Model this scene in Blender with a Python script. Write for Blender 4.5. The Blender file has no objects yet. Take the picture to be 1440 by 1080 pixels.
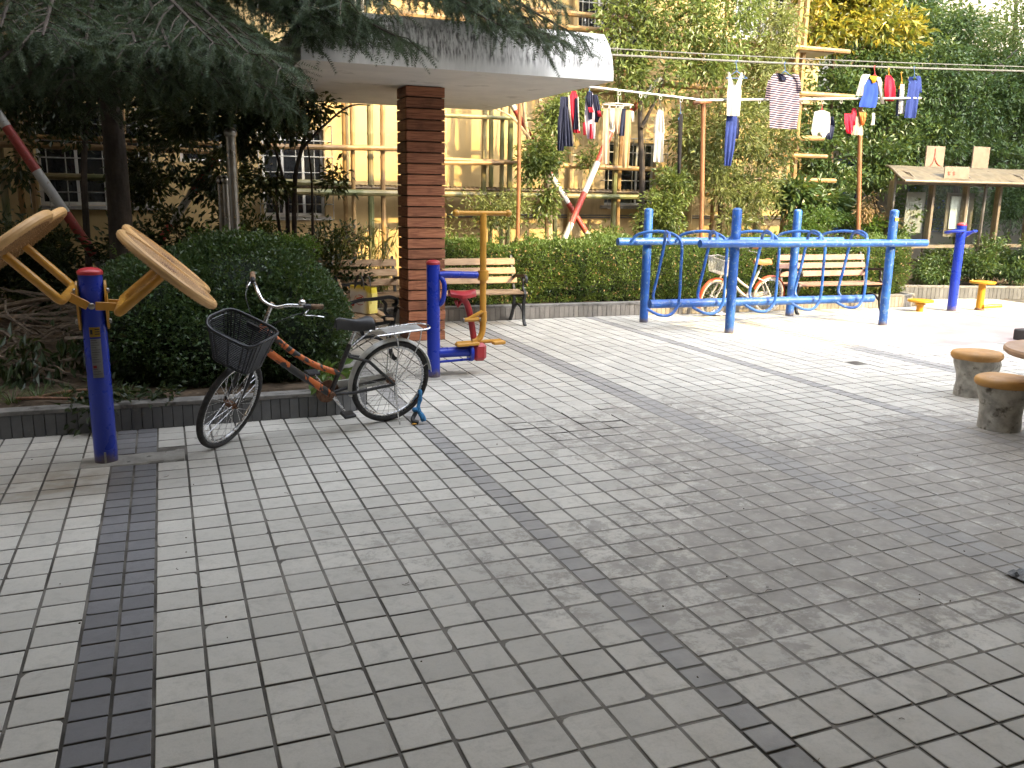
import bpy, math, random
import numpy as np
from mathutils import Vector, Matrix, noise

# ------------------------------------------------------------------ camera, sky, sun, exposure
S = bpy.context.scene
C = S.collection
T = 0.175                                   # pitch of the square paving tiles in metres (x runs along tile rows, y along columns)
CAM = Vector((0.135, -3.514, 1.671))
PITCH, ROLL, YAW = math.radians(12.37), math.radians(0.87), math.radians(21.76)
cd = bpy.data.cameras.new('camera'); cam = bpy.data.objects.new('camera', cd); C.objects.link(cam)
cd.sensor_width = 36.0; cd.lens = 36.0 * 1217 / 1440; cd.clip_start = 0.05; cd.clip_end = 2000
cam.matrix_world = (Matrix.Translation(CAM) @ Matrix.Rotation(-YAW, 4, 'Z') @
                    Matrix.Rotation(math.pi/2 - PITCH, 4, 'X') @ Matrix.Rotation(ROLL, 4, 'Z'))
S.camera = cam

SUN_EL = math.radians(31)
SUN_GO = Vector((-0.4226, 0.9063, 0))         # horizontal travel of the sunlight
w = bpy.data.worlds.new('World'); S.world = w; w.use_nodes = True
nt = w.node_tree; bg = nt.nodes['Background']
sky = nt.nodes.new('ShaderNodeTexSky'); sky.sky_type = 'NISHITA'; sky.sun_disc = False
sky.sun_elevation = SUN_EL
sky.sun_rotation = math.atan2(-SUN_GO.x, -SUN_GO.y)
sky.air_density = 1.3; sky.dust_density = 2.5
hs = nt.nodes.new('ShaderNodeHueSaturation'); hs.inputs['Saturation'].default_value = 0.32       # hazy city sky
nt.links.new(sky.outputs[0], hs.inputs['Color']); nt.links.new(hs.outputs[0], bg.inputs[0]); bg.inputs[1].default_value = 0.15
ld = bpy.data.lights.new('sun', 'SUN'); ld.energy = 1.15; ld.angle = math.radians(1.0); ld.color = (1.0, 0.74, 0.32)   # low hazy sun
lo = bpy.data.objects.new('sun', ld); C.objects.link(lo)
sd = Vector((SUN_GO.x*math.cos(SUN_EL), SUN_GO.y*math.cos(SUN_EL), -math.sin(SUN_EL)))
lo.rotation_euler = sd.to_track_quat('-Z', 'Y').to_euler(); lo.location = (12, -14, 14)
S.view_settings.view_transform = 'Standard'; S.view_settings.look = 'None'
S.view_settings.exposure = 3.45; S.view_settings.gamma = 1.0
S.view_settings.use_curve_mapping = False
S.render.engine = 'CYCLES'
S.cycles.max_bounces = 8; S.cycles.diffuse_bounces = 4; S.cycles.transparent_max_bounces = 8
S.cycles.use_denoising = True

# ------------------------------------------------------------------ survey: a line of sight met with a plane of known distance
CM = cam.matrix_world.to_3x3()
def sight(px, py): return CM @ Vector(((px-720)/1217, (540-py)/1217, -1))
def at(px, py, y):
    r = sight(px, py); t = (y-CAM.y)/r.y; return CAM + r*t
def atz(px, py, z=0.0):
    r = sight(px, py); t = (z-CAM.z)/r.z; return CAM + r*t

# ------------------------------------------------------------------ helpers
def R(d): return math.radians(d)
def setp(o, label=None, cat=None, group=None, kind=None):
    if label: o['label'] = label
    if cat: o['category'] = cat
    if group: o['group'] = group
    if kind: o['kind'] = kind
    return o
def thing(name, label, cat, loc=(0, 0, 0), rotz=0.0, group=None):
    o = bpy.data.objects.new(name, None); C.objects.link(o); o.empty_display_size = .1
    o.location = loc; o.rotation_euler = (0, 0, rotz)
    return setp(o, label, cat, group)
def copy_tree(o, parent=None):
    c = o.copy(); C.objects.link(c); c.parent = parent
    for ch in list(o.children): copy_tree(ch, c)
    return c
def frames(P, closed=False):
    n = len(P); Ts = []
    for i in range(n):
        if closed: t = P[(i+1) % n]-P[i-1]
        else: t = P[min(i+1, n-1)]-P[max(i-1, 0)]
        if t.length < 1e-9: t = Vector((0, 0, 1))
        Ts.append(t.normalized())
    a = Ts[0].orthogonal().normalized(); out = []
    for i in range(n):
        a = (a - Ts[i]*a.dot(Ts[i]))
        if a.length < 1e-6: a = Ts[i].orthogonal()
        a.normalize(); out.append((a.copy(), Ts[i].cross(a)))
    return out
class MB:
    def __init__(s): s.V = []; s.F = []
    def add(s, V, F):
        k = len(s.V); s.V += [tuple(v) for v in V]; s.F += [tuple(i+k for i in f) for f in F]; return s
    def box(s, x0, x1, y0, y1, z0, z1, ch=0.0, M=None):
        c = Vector(((x0+x1)/2, (y0+y1)/2, (z0+z1)/2)); h = ((x1-x0)/2, (y1-y0)/2, (z1-z0)/2)
        if ch <= 0:
            V = [Vector((sx*h[0], sy*h[1], sz*h[2])) for sx in (-1, 1) for sy in (-1, 1) for sz in (-1, 1)]
            F = [(0, 1, 3, 2), (4, 6, 7, 5), (0, 4, 5, 1), (2, 3, 7, 6), (0, 2, 6, 4), (1, 5, 7, 3)]
        else:
            V = []; idx = {}
            for sx in (-1, 1):
                for sy in (-1, 1):
                    for sz in (-1, 1):
                        for a in range(3):
                            q = [sx*(h[0]-ch), sy*(h[1]-ch), sz*(h[2]-ch)]
                            q[a] = (sx, sy, sz)[a]*h[a]
                            idx[(sx, sy, sz, a)] = len(V); V.append(Vector(q))
            F = []
            for a in range(3):
                b, c2 = (a+1) % 3, (a+2) % 3
                for sg in (-1, 1):
                    def k(p, q, ax):
                        t = [0, 0, 0]; t[a] = sg; t[b] = p; t[c2] = q; return idx[(*t, ax)]
                    f = [k(-1, -1, a), k(1, -1, a), k(1, 1, a), k(-1, 1, a)]
                    F.append(tuple(f if sg > 0 else f[::-1]))
            for a in range(3):
                b, c2 = (a+1) % 3, (a+2) % 3
                for p in (-1, 1):
                    for q in (-1, 1):
                        def k(sg, ax):
                            t = [0, 0, 0]; t[a] = sg; t[b] = p; t[c2] = q; return idx[(*t, ax)]
                        f = [k(-1, b), k(1, b), k(1, c2), k(-1, c2)]
                        F.append(tuple(f if p*q > 0 else f[::-1]))
            for sx in (-1, 1):
                for sy in (-1, 1):
                    for sz in (-1, 1):
                        f = [idx[(sx, sy, sz, a)] for a in range(3)]
                        F.append(tuple(f if sx*sy*sz > 0 else f[::-1]))
        if M is not None: V = [M @ (v) + c for v in V]
        else: V = [v+c for v in V]
        return s.add(V, F)
    def tube(s, pts, r, n=8, closed=False, caps=True, flat=1.0):
        P = [Vector(p) for p in pts]; m = len(P)
        rr = r if isinstance(r, (list, tuple)) else [r]*m
        fr = frames(P, closed); V = []; F = []
        for i in range(m):
            a, b = fr[i]
            for j in range(n):
                t = 2*math.pi*j/n
                V.append(P[i]+a*(rr[i]*math.cos(t))+b*(rr[i]*flat*math.sin(t)))
        for i in range(m if closed else m-1):
            k = (i+1) % m
            for j in range(n):
                F.append((i*n+j, i*n+(j+1) % n, k*n+(j+1) % n, k*n+j))
        if caps and not closed:
            F.append(tuple(range(n))[::-1]); F.append(tuple((m-1)*n+j for j in range(n)))
        return s.add(V, F)
    def bar(s, a, b, wdt, hgt, up=(0, 0, 1), ch=0.0):
        a = Vector(a); b = Vector(b); d = b-a; L = d.length; d.normalize()
        u = Vector(up); sd_ = d.cross(u)
        if sd_.length < 1e-5: sd_ = d.orthogonal()
        sd_.normalize(); u = sd_.cross(d)
        M = Matrix((d, sd_, u)).transposed()
        c = (a+b)/2; k = len(s.V)
        t = MB().box(-L/2, L/2, -wdt/2, wdt/2, -hgt/2, hgt/2, ch)
        return s.add([M @ Vector(v)+c for v in t.V], t.F)
    def lathe(s, prof, c=(0, 0, 0), n=24, M=None, wob=None):
        V = []; F = []; c = Vector(c)
        for i, (r, z) in enumerate(prof):
            for j in range(n):
                t = 2*math.pi*j/n
                v = Vector((r*math.cos(t), r*math.sin(t), z))
                if wob: v = wob(v, i, j)
                V.append((M @ v if M is not None else v)+c)
        m = len(prof)
        for i in range(m-1):
            for j in range(n):
                F.append((i*n+j, i*n+(j+1) % n, (i+1)*n+(j+1) % n, (i+1)*n+j))
        if prof[0][0] > 1e-6: F.append(tuple(range(n))[::-1])
        if prof[-1][0] > 1e-6: F.append(tuple((m-1)*n+j for j in range(n)))
        return s.add(V, F)
    def sphere(s, c, r, n=12, m=8, M=None):
        if not isinstance(r, (tuple, list)): r = (r, r, r)
        prof = []
        V = []; F = []
        c = Vector(c)
        for i in range(m+1):
            p = math.pi*i/m
            for j in range(n):
                t = 2*math.pi*j/n
                v = Vector((r[0]*math.sin(p)*math.cos(t), r[1]*math.sin(p)*math.sin(t), -r[2]*math.cos(p)))
                V.append((M @ v if M is not None else v)+c)
        for i in range(m):
            for j in range(n):
                F.append((i*n+j, i*n+(j+1) % n, (i+1)*n+(j+1) % n, (i+1)*n+j))
        return s.add(V, F)
    def sheet(s, G, thick=0.0):
        """grid of points; closed shell when thick>0 (offset along -normal approx by vector thick)"""
        ny = len(G); nx = len(G[0]); V = [Vector(p) for row in G for p in row]
        F = [(i*nx+j, i*nx+j+1, (i+1)*nx+j+1, (i+1)*nx+j) for i in range(ny-1) for j in range(nx-1)]
        if thick:
            off = Vector(thick); k = len(V); V2 = [v+off for v in V]
            F2 = [tuple(q+k for q in f[::-1]) for f in F]
            E = []
            for j in range(nx-1):
                E.append((j+1, j, j+k, j+1+k)); b = (ny-1)*nx; E.append((b+j, b+j+1, b+j+1+k, b+j+k))
            for i in range(ny-1):
                E.append((i*nx, (i+1)*nx, (i+1)*nx+k, i*nx+k)); b = nx-1; E.append(((i+1)*nx+b, i*nx+b, i*nx+b+k, (i+1)*nx+b+k))
            V += V2; F += F2 + E
        return s.add(V, F)
    def xf(s, M):
        s.V = [tuple(M @ Vector(v)) for v in s.V]; return s
    def mesh(s, name, m=None, ang=38, org=None):
        me = bpy.data.meshes.new(name)
        V = s.V if org is None else [(v[0]-org[0], v[1]-org[1], v[2]-org[2]) for v in s.V]
        me.from_pydata(V, [], s.F); me.update()
        if ang:
            me.polygons.foreach_set('use_smooth', [True]*len(me.polygons))
            me.set_sharp_from_angle(angle=R(ang))
        if m is not None: me.materials.append(m)
        return me
    def build(s, name, m=None, parent=None, ang=38, org=None, kind=None):
        o = bpy.data.objects.new(name, s.mesh(name, m, ang, org)); C.objects.link(o)
        if parent is not None: o.parent = parent
        elif org is not None: o.location = org
        if kind: o['kind'] = kind
        return o
def share(me, name, parent, loc=(0, 0, 0), rot=(0, 0, 0), scale=None):
    o = bpy.data.objects.new(name, me); C.objects.link(o); o.parent = parent
    o.location = loc; o.rotation_euler = rot
    if scale: o.scale = scale
    return o
def np_obj(name, V, F, m, parent=None, org=None, kind=None, smooth=False):
    V = np.asarray(V, np.float32).reshape(-1, 3); F = np.asarray(F, np.int32)
    if org is not None: V = V-np.array(org, np.float32)
    me = bpy.data.meshes.new(name); k = F.shape[1]
    me.vertices.add(len(V)); me.vertices.foreach_set('co', V.ravel())
    me.loops.add(F.size); me.loops.foreach_set('vertex_index', F.ravel())
    me.polygons.add(len(F)); me.polygons.foreach_set('loop_start', np.arange(0, F.size, k, dtype=np.int32))
    me.update(calc_edges=True)
    if smooth: me.shade_smooth()
    else: me.shade_flat()
    me.materials.append(m)
    o = bpy.data.objects.new(name, me); C.objects.link(o)
    if parent is not None: o.parent = parent
    elif org is not None: o.location = org
    if kind: o['kind'] = kind
    return o
def bez(p0, p1, p2, n=8):
    p0, p1, p2 = Vector(p0), Vector(p1), Vector(p2)
    return [p0*(1-t)**2+p1*2*t*(1-t)+p2*t*t for t in [i/n for i in range(n+1)]]
def spline(P, n=6):
    P = [Vector(p) for p in P]; out = []
    for i in range(len(P)-1):
        a = P[max(i-1, 0)]; b = P[i]; c = P[i+1]; d = P[min(i+2, len(P)-1)]
        for k in range(n):
            t = k/n
            out.append(0.5*((2*b)+(c-a)*t+(2*a-5*b+4*c-d)*t*t+(3*b-a-3*c+d)*t**3))
    out.append(P[-1]); return out

# ------------------------------------------------------------------ materials
class N:
    def __init__(s, name):
        s.m = bpy.data.materials.new(name); s.m.use_nodes = True; s.t = s.m.node_tree
        s.b = s.t.nodes['Principled BSDF']; s.out = s.t.nodes['Material Output']
        s.g = s.t.nodes.new('ShaderNodeNewGeometry')
        s.P = s.g.outputs['Position']
    def n(s, typ, **kw):
        q = s.t.nodes.new(typ)
        for k, v in kw.items(): setattr(q, k, v)
        return q
    def l(s, a, b): s.t.links.new(a, b)
    def val(s, q, i, v):
        if hasattr(v, 'is_output') or isinstance(v, bpy.types.NodeSocket): s.l(v, q.inputs[i])
        else: q.inputs[i].default_value = v
    def math(s, op, a, b=0.0, c=None, clamp=False):
        q = s.n('ShaderNodeMath', operation=op, use_clamp=clamp); s.val(q, 0, a); s.val(q, 1, b)
        if c is not None: s.val(q, 2, c)
        return q.outputs[0]
    def vmath(s, op, a, b):
        q = s.n('ShaderNodeVectorMath', operation=op); s.val(q, 0, a); s.val(q, 1, b); return q
    def noise(s, scale, detail=4, rough=.55, vec=None, dist=0.0):
        q = s.n('ShaderNodeTexNoise'); q.inputs['Scale'].default_value = scale
        q.inputs['Detail'].default_value = detail; q.inputs['Roughness'].default_value = rough
        q.inputs['Distortion'].default_value = dist
        s.l(vec if vec is not None else s.P, q.inputs['Vector']); return q.outputs['Fac']
    def scaled(s, v, k):
        return s.vmath('MULTIPLY', v, k).outputs[0]
    def ramp(s, f, lo_, hi_, a=0.0, b=1.0):
        q = s.n('ShaderNodeMapRange', interpolation_type='SMOOTHSTEP'); s.val(q, 0, f)
        q.inputs[1].default_value = lo_; q.inputs[2].default_value = hi_; q.inputs[3].default_value = a; q.inputs[4].default_value = b
        return q.outputs[0]
    def mix(s, f, a, b, mode='MIX'):
        q = s.n('ShaderNodeMix', data_type='RGBA', blend_type=mode); s.val(q, 0, f)
        for i, v in ((6, a), (7, b)):
            if isinstance(v, tuple): q.inputs[i].default_value = (*v[:3], 1)
            else: s.l(v, q.inputs[i])
        return q.outputs[2]
    def bump(s, h, strength=.3, dist=.01):
        q = s.n('ShaderNodeBump'); q.inputs['Strength'].default_value = strength; q.inputs['Distance'].default_value = dist
        s.l(h, q.inputs['Height']); s.l(q.outputs[0], s.b.inputs['Normal'])
    def fin(s, col, rough=.6, metal=0.0, spec=.5):
        s.val(s.b, 'Base Color', col if not isinstance(col, tuple) else (*col, 1))
        s.val(s.b, 'Roughness', rough); s.b.inputs['Metallic'].default_value = metal
        s.b.inputs['Specular IOR Level'].default_value = spec
        return s.m
def sc(c, k): return tuple(min(1, x*k) for x in c)
def mk(name, col, rough=.6, metal=0.0, var=.12, vs=6.0, bump=0.0, bs=60.0, col2=None, m2=(8, .6, .68), rnd=0.0, spec=.5, stretch=None):
    q = N(name)
    vec = q.P if stretch is None else q.scaled(q.P, stretch)
    c = q.mix(q.ramp(q.noise(vs, 5, vec=vec), .3, .7), sc(col, 1-var), sc(col, 1+var))
    if rnd:
        oi = q.n('ShaderNodeObjectInfo')
        c = q.mix(1.0, c, q.n_gray(oi.outputs['Random'], 1-rnd, 1+rnd), 'MULTIPLY')
    if col2 is not None:
        c = q.mix(q.ramp(q.noise(m2[0], 6, .65), m2[1], m2[2]), c, col2)
    if bump: q.bump(q.noise(bs, 4), bump, .004)
    rg = q.ramp(q.noise(vs*2.3, 3), .3, .7, max(0, rough-.08), min(1, rough+.08))
    return q.fin(c, rg, metal, spec)
def n_gray(s, f, a, b):
    v = s.ramp(f, 0, 1, a, b); q = s.n('ShaderNodeCombineColor')
    for i in range(3): s.l(v, q.inputs[i])
    return q.outputs[0]
N.n_gray = n_gray
def leafmat(name, a, b, c, trans=.35, rough=.42, cscale=1.6):
    q = N(name)
    rp = q.g.outputs['Random Per Island']
    col = q.mix(rp, a, b); col = q.mix(q.ramp(q.noise(cscale, 2), .42, .68), col, c)
    q.fin(col, rough, 0, .45)
    tr = q.n('ShaderNodeBsdfTranslucent'); q.l(q.mix(.35, col, (.25, .30, .03)), tr.inputs[0])
    mx = q.n('ShaderNodeMixShader'); mx.inputs[0].default_value = trans
    q.l(q.b.outputs[0], mx.inputs[1]); q.l(tr.outputs[0], mx.inputs[2]); q.l(mx.outputs[0], q.out.inputs[0])
    return q.m

# paving: dusty square tiles -------------------------------------------------
DIRTY = [(4.4, -.2, 2.6, .35), (7.0, .6, 1.6, .4), (3.9, .1, 1.6, .9), (2.3, -.6, 1.1, .55), (4.8, -.6, 1.5, .8), (3.0, 1.9, 1.1, .65), (5.6, 1.0, .9, .75), (1.2, .4, 1.1, .4), (6.4, -1.6, 2.0, .8), (.9, -1.6, .8, .25), (4.1, 2.3, .8, .5)]
def dust_nodes(q):
    tot = None
    for (x, y, r, k) in DIRTY:
        d = q.vmath('DISTANCE', q.P, (x, y, 0)).outputs['Value']
        v = q.ramp(d, r*.15, r*1.25, k, 0.0)
        tot = v if tot is None else q.math('ADD', tot, v)
    return q.math('MINIMUM', tot, 1.0)
def tilemat(name, col, dustc, low, worn=0.0):
    q = N(name)
    oi = q.n('ShaderNodeObjectInfo')
    rnd_ = q.math('FRACT', q.math('ADD', q.math('MULTIPLY', oi.outputs['Random'], 7.3), q.math('MULTIPLY', q.g.outputs['Random Per Island'], 3.7)))
    c = q.mix(rnd_, sc(col, .84), sc(col, 1.10))
    c = q.mix(q.ramp(q.noise(1.1, 3), .35, .7), c, q.mix(.5, c, sc(col, .78)))
    c = q.mix(q.ramp(q.noise(95, 3, .7), .45, .75, 0, .35), c, sc(col, .68))           # grain
    c = q.mix(q.ramp(q.noise(17, 9, .76, dist=.5), .46, .66, 0, .42), c, sc(col, .66))                 # worn mottling
    c = q.mix(q.ramp(q.noise(3.3, 8, .7, dist=.8), .55, .72, 0, .38), c, sc(col, .60))                 # old spills
    dm = dust_nodes(q)
    blot = q.noise(7.0, 7, .66, dist=.6)
    spots = q.ramp(blot, .56, .74, 0, low)
    c = q.mix(spots, c, sc(dustc, .85))
    N1 = q.noise(6.0, 13, .80, dist=.3); N2 = q.noise(21.0, 8, .75)
    e_ = q.math('ADD', q.math('ADD', N1, q.math('MULTIPLY', q.math('SUBTRACT', N2, .5), .35)), q.math('MULTIPLY', q.math('SUBTRACT', dm, .62), .22))
    f = q.math('ADD', q.math('MULTIPLY', q.ramp(dm, .02, .5), q.ramp(e_, .44, .56, 0, .8)), q.math('MULTIPLY', dm, .16))
    c = q.mix(q.math('MINIMUM', f, .88), c, q.mix(q.ramp(q.noise(9, 6, .7), .3, .7), sc(dustc, .80), sc(dustc, 1.15)))
    if worn:                                                            # trodden bands lose their dark face
        sx = q.n('ShaderNodeSeparateXYZ'); q.l(q.P, sx.inputs[0])
        wf = q.math('MULTIPLY', q.ramp(sx.outputs[0], 1.0, 1.6), q.ramp(q.noise(6.5, 10, .75), .30, .60, .55, worn))
        c = q.mix(wf, c, q.mix(q.noise(11, 5), sc(dustc, 1.35), sc(dustc, 1.9)))
    rust = q.ramp(q.vmath('DISTANCE', q.P, (-.55, 1.85, 0)).outputs['Value'], .05, .5, .55, 0)
    c = q.mix(q.math('MULTIPLY', rust, q.ramp(q.noise(5, 4), .35, .6)), c, (.20, .145, .08))
    c = q.mix(q.ramp(q.noise(38, 2, .5), .76, .80, 0, .8), c, (.07, .065, .06))
    q.bump(q.math('ADD', q.noise(160, 4, .7), q.math('MULTIPLY', blot, 1.5)), .22, .003)
    return q.fin(c, q.ramp(q.noise(4, 4), .3, .7, .55, .8), 0, .35)
M = {}
DUST = (.285, .266, .238)
M['tile'] = tilemat('light_tile', (.51, .487, .436), DUST, .45)
M['darktile'] = tilemat('dark_tile', (.185, .182, .187), (.19, .183, .172), .35, .95)
q = N('joint_dust'); c = q.mix(q.ramp(q.noise(2.5, 5), .35, .65), (.06, .054, .046), (.20, .185, .16))
c = q.mix(dust_nodes(q), c, q.mix(q.noise(14, 5), sc(DUST, .75), sc(DUST, 1.05))); q.bump(q.noise(120, 4), .5, .004)
M['joint'] = q.fin(c, .9, 0, .2)
M['tileside'] = mk('dirty_tile_edge', (.12, .11, .095), .95, var=.4, vs=12)
M['earth'] = mk('earth', (.075, .055, .038), .95, var=.45, vs=9, bump=.9, bs=28, col2=(.14, .11, .08), m2=(22, .58, .66), spec=.1)
M['asphalt'] = mk('ground_asphalt', (.06, .058, .055), .9, var=.2, vs=3, bump=.3, bs=90)
M['redpave'] = mk('red_paving', (.37, .285, .265), .8, var=.12, vs=2.2, bump=.25, bs=90, col2=(.30, .25, .235), m2=(5, .55, .7))
M['concrete'] = mk('concrete', (.30, .285, .25), .85, var=.2, vs=7, bump=.6, bs=70, col2=(.13, .12, .10), m2=(14, .6, .7))
M['stoolcon'] = mk('rough_concrete', (.35, .33, .285), .9, var=.32, vs=11, bump=1.0, bs=34, col2=(.10, .085, .065), m2=(9, .54, .68))
M['coping'] = mk('coping', (.17, .16, .145), .88, var=.25, vs=8, bump=.6, bs=55, col2=(.07, .065, .055), m2=(7, .55, .68))
M['curbtile'] = mk('curb_tile', (.105, .105, .105), .5, var=.12, vs=10, rnd=.16, bump=.15, bs=120, col2=(.15, .14, .12), m2=(9, .6, .72))
M['curbtile2'] = mk('pale_curb_tile', (.21, .19, .165), .55, var=.12, vs=10, rnd=.14, bump=.15, bs=120, col2=(.16, .145, .12), m2=(9, .58, .7))
M['mortar'] = mk('mortar', (.055, .053, .05), .9, var=.2)
# metals and paint
M['blue'] = mk('blue_paint', (.012, .034, .36), .32, var=.05, vs=3, bump=.02, bs=140)
M['rackblue'] = mk('worn_blue_paint', (.016, .085, .33), .45, var=.25, vs=6, col2=(.12, .20, .33), m2=(22, .56, .64), bump=.1, bs=50)
M['orange'] = mk('yellow_paint', (.52, .255, .035), .36, var=.12, vs=7, col2=(.34, .17, .05), m2=(18, .62, .72), bump=.06, bs=50)
M['yellow'] = mk('bright_yellow_paint', (.48, .23, .012), .38, var=.1, vs=7, col2=(.36, .2, .04), m2=(24, .64, .7))
M['disc'] = mk('tan_plastic_disc', (.52, .305, .12), .5, var=.12, vs=9, bump=.15, bs=70, col2=(.27, .15, .07), m2=(9, .58, .74))
M['pad'] = mk('tan_pebbled_pad', (.30, .165, .065), .55, var=.25, vs=22)
M['red'] = mk('red_paint', (.36, .028, .034), .36, var=.14, vs=8, col2=(.22, .03, .03), m2=(20, .6, .7))
M['steel'] = mk('stainless_steel', (.30, .28, .25), .32, 1.0, var=.05, vs=3)
M['chrome'] = mk('bicycle_chrome', (.62, .62, .62), .25, 1.0, var=.12, vs=25, col2=(.25, .17, .11), m2=(45, .58, .68))
M['rust'] = mk('rusty_metal', (.19, .10, .06), .7, .4, var=.3, vs=40, bump=.3, bs=120)
M['galv'] = mk('galvanised_pipe', (.50, .50, .49), .42, .8, var=.12, vs=10)
M['iron'] = mk('black_cast_iron', (.018, .018, .019), .5, .2, var=.3, vs=30, bump=.3, bs=90)
M['rubber'] = mk('tyre_rubber', (.024, .023, .022), .75, var=.3, vs=25, bump=.2, bs=150, col2=(.09, .082, .07), m2=(14, .58, .7))
M['cream_rubber'] = mk('cream_tyre', (.48, .42, .33), .7, var=.15, vs=20)
M['blackplastic'] = mk('black_plastic', (.022, .022, .024), .42, var=.2, vs=20)
M['blacktape'] = mk('black_tape', (.024, .023, .023), .5, var=.4, vs=70, bump=.8, bs=55)
q = N('taped_orange_tube'); c = q.mix(q.ramp(q.noise(9, 5, .6, dist=.8), .475, .50), (.55, .125, .016), (.02, .019, .02)); q.bump(q.noise(60, 4), .35, .004)
M['bikeorange'] = q.fin(c, .4)
M['fender'] = mk('grey_white_fender', (.55, .54, .50), .42, var=.12, vs=14, col2=(.27, .22, .17), m2=(20, .6, .72))
M['bikewhite'] = mk('white_frame_paint', (.50, .45, .40), .35, var=.06)
M['redorange'] = mk('orange_fender', (.58, .085, .03), .35, var=.1)
M['brownseat'] = mk('brown_saddle', (.36, .14, .045), .5, var=.15)
M['saddle'] = mk('worn_black_saddle', (.028, .027, .028), .46, var=.25, vs=18, bump=.2, bs=120)
M['grip'] = mk('brown_grip', (.16, .095, .05), .75, var=.35, vs=30, bump=.4, bs=80)
M['bluecloth'] = mk('blue_cloth_strip', (.03, .16, .34), .85, var=.4, vs=40, bump=.8, bs=60)
def footed(m):
    t = m.node_tree; b = t.nodes['Principled BSDF']; src = b.inputs['Base Color'].links[0].from_socket
    g_ = t.nodes.new('ShaderNodeNewGeometry'); sx = t.nodes.new('ShaderNodeSeparateXYZ'); t.links.new(g_.outputs['Position'], sx.inputs[0])
    nz = t.nodes.new('ShaderNodeTexNoise'); nz.inputs['Scale'].default_value = 24; nz.inputs['Detail'].default_value = 6; t.links.new(g_.outputs['Position'], nz.inputs['Vector'])
    ad = t.nodes.new('ShaderNodeMath'); ad.operation = 'MULTIPLY_ADD'; t.links.new(nz.outputs['Fac'], ad.inputs[0]); ad.inputs[1].default_value = -.16; t.links.new(sx.outputs[2], ad.inputs[2])
    mr = t.nodes.new('ShaderNodeMapRange'); t.links.new(ad.outputs[0], mr.inputs[0]); mr.inputs[1].default_value = -.07; mr.inputs[2].default_value = .0; mr.inputs[3].default_value = .85; mr.inputs[4].default_value = 0
    mx = t.nodes.new('ShaderNodeMix'); mx.data_type = 'RGBA'; t.links.new(mr.outputs[0], mx.inputs[0]); t.links.new(src, mx.inputs[6]); mx.inputs[7].default_value = (.13, .10, .075, 1); t.links.new(mx.outputs[2], b.inputs['Base Color'])
    # scuffs
    n2 = t.nodes.new('ShaderNodeTexNoise'); n2.inputs['Scale'].default_value = 70; n2.inputs['Detail'].default_value = 3; t.links.new(g_.outputs['Position'], n2.inputs['Vector'])
    m2 = t.nodes.new('ShaderNodeMapRange'); t.links.new(n2.outputs['Fac'], m2.inputs[0]); m2.inputs[1].default_value = .70; m2.inputs[2].default_value = .73; m2.inputs[4].default_value = .7
    m3 = t.nodes.new('ShaderNodeMix'); m3.data_type = 'RGBA'; t.links.new(m2.outputs[0], m3.inputs[0]); t.links.new(mx.outputs[2], m3.inputs[6]); m3.inputs[7].default_value = (.22, .24, .30, 1); t.links.new(m3.outputs[2], b.inputs['Base Color'])
for k in ('blue', 'rackblue'): footed(M[k])
# wood
def woodmat(name, a, b, grain=(1, 30, 30), rnd=.25):
    q = N(name); oi = q.n('ShaderNodeObjectInfo')
    off = q.vmath('SCALE', q.vmath('MULTIPLY', oi.outputs['Location'], (3.1, 5.7, 7.3)).outputs[0], (0, 0, 0)); off.inputs['Scale'].default_value = 1.7
    tc = q.n('ShaderNodeTexCoord')
    v = q.vmath('ADD', q.vmath('MULTIPLY', tc.outputs['Object'], grain).outputs[0], off.outputs[0]).outputs[0]
    g = q.noise(1.6, 7, .62, vec=v, dist=.5)
    c = q.mix(q.ramp(g, .3, .7), a, b)
    c = q.mix(q.ramp(q.noise(5, 4, vec=q.vmath('ADD', q.P, off.outputs[0]).outputs[0]), .5, .75, 0, .6), c, sc(a, .55))
    c = q.mix(1.0, c, q.n_gray(oi.outputs['Random'], 1-rnd, 1+rnd), 'MULTIPLY')
    q.bump(g, .25, .004)
    return q.fin(c, .62, 0, .35)
M['slat'] = woodmat('pillar_wood', (.17, .06, .03), (.36, .15, .078), (2.5, 2.5, 60), .22)
M['benchwood'] = woodmat('bench_wood', (.27, .17, .095), (.40, .275, .165), (3, 40, 40), .10)
M['pinkbench'] = woodmat('faded_pink_bench_wood', (.20, .105, .075), (.26, .15, .112), (3, 40, 40), .06)
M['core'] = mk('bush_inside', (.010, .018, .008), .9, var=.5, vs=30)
M['darkwood'] = mk('dark_core', (.03, .015, .010), .8)
M['post'] = woodmat('brown_wood_pole', (.15, .062, .026), (.26, .115, .05), (40, 40, 2), .12)
M['bark'] = mk('bark', (.12, .085, .055), .9, var=.35, vs=14, bump=1.0, bs=40, stretch=(1, 1, .3))
M['palebark'] = mk('pale_bark', (.29, .21, .13), .9, var=.3, vs=12, bump=.8, bs=45, stretch=(1, 1, .3))
M['darkbark'] = mk('dark_bark', (.045, .034, .026), .9, var=.35, vs=14, bump=1.0, bs=40, stretch=(1, 1, .3))
def bamboomat(name, a, b):
    q = N(name)
    c = q.mix(q.ramp(q.noise(1.3, 4), .4, .62), a, b)
    c = q.mix(q.ramp(q.noise(26, 3, vec=q.scaled(q.P, (1, 1, .25))), .5, .8, 0, .5), c, sc(a, .5))
    return q.fin(c, .5, 0, .4)
M['bamboo'] = bamboomat('dry_bamboo', (.26, .16, .062), (.20, .12, .06))
M['greenbamboo'] = bamboomat('green_bamboo', (.115, .125, .05), (.20, .155, .075))
M['mat'] = mk('bamboo_mat', (.14, .10, .06), .8, var=.35, vs=25)
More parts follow.
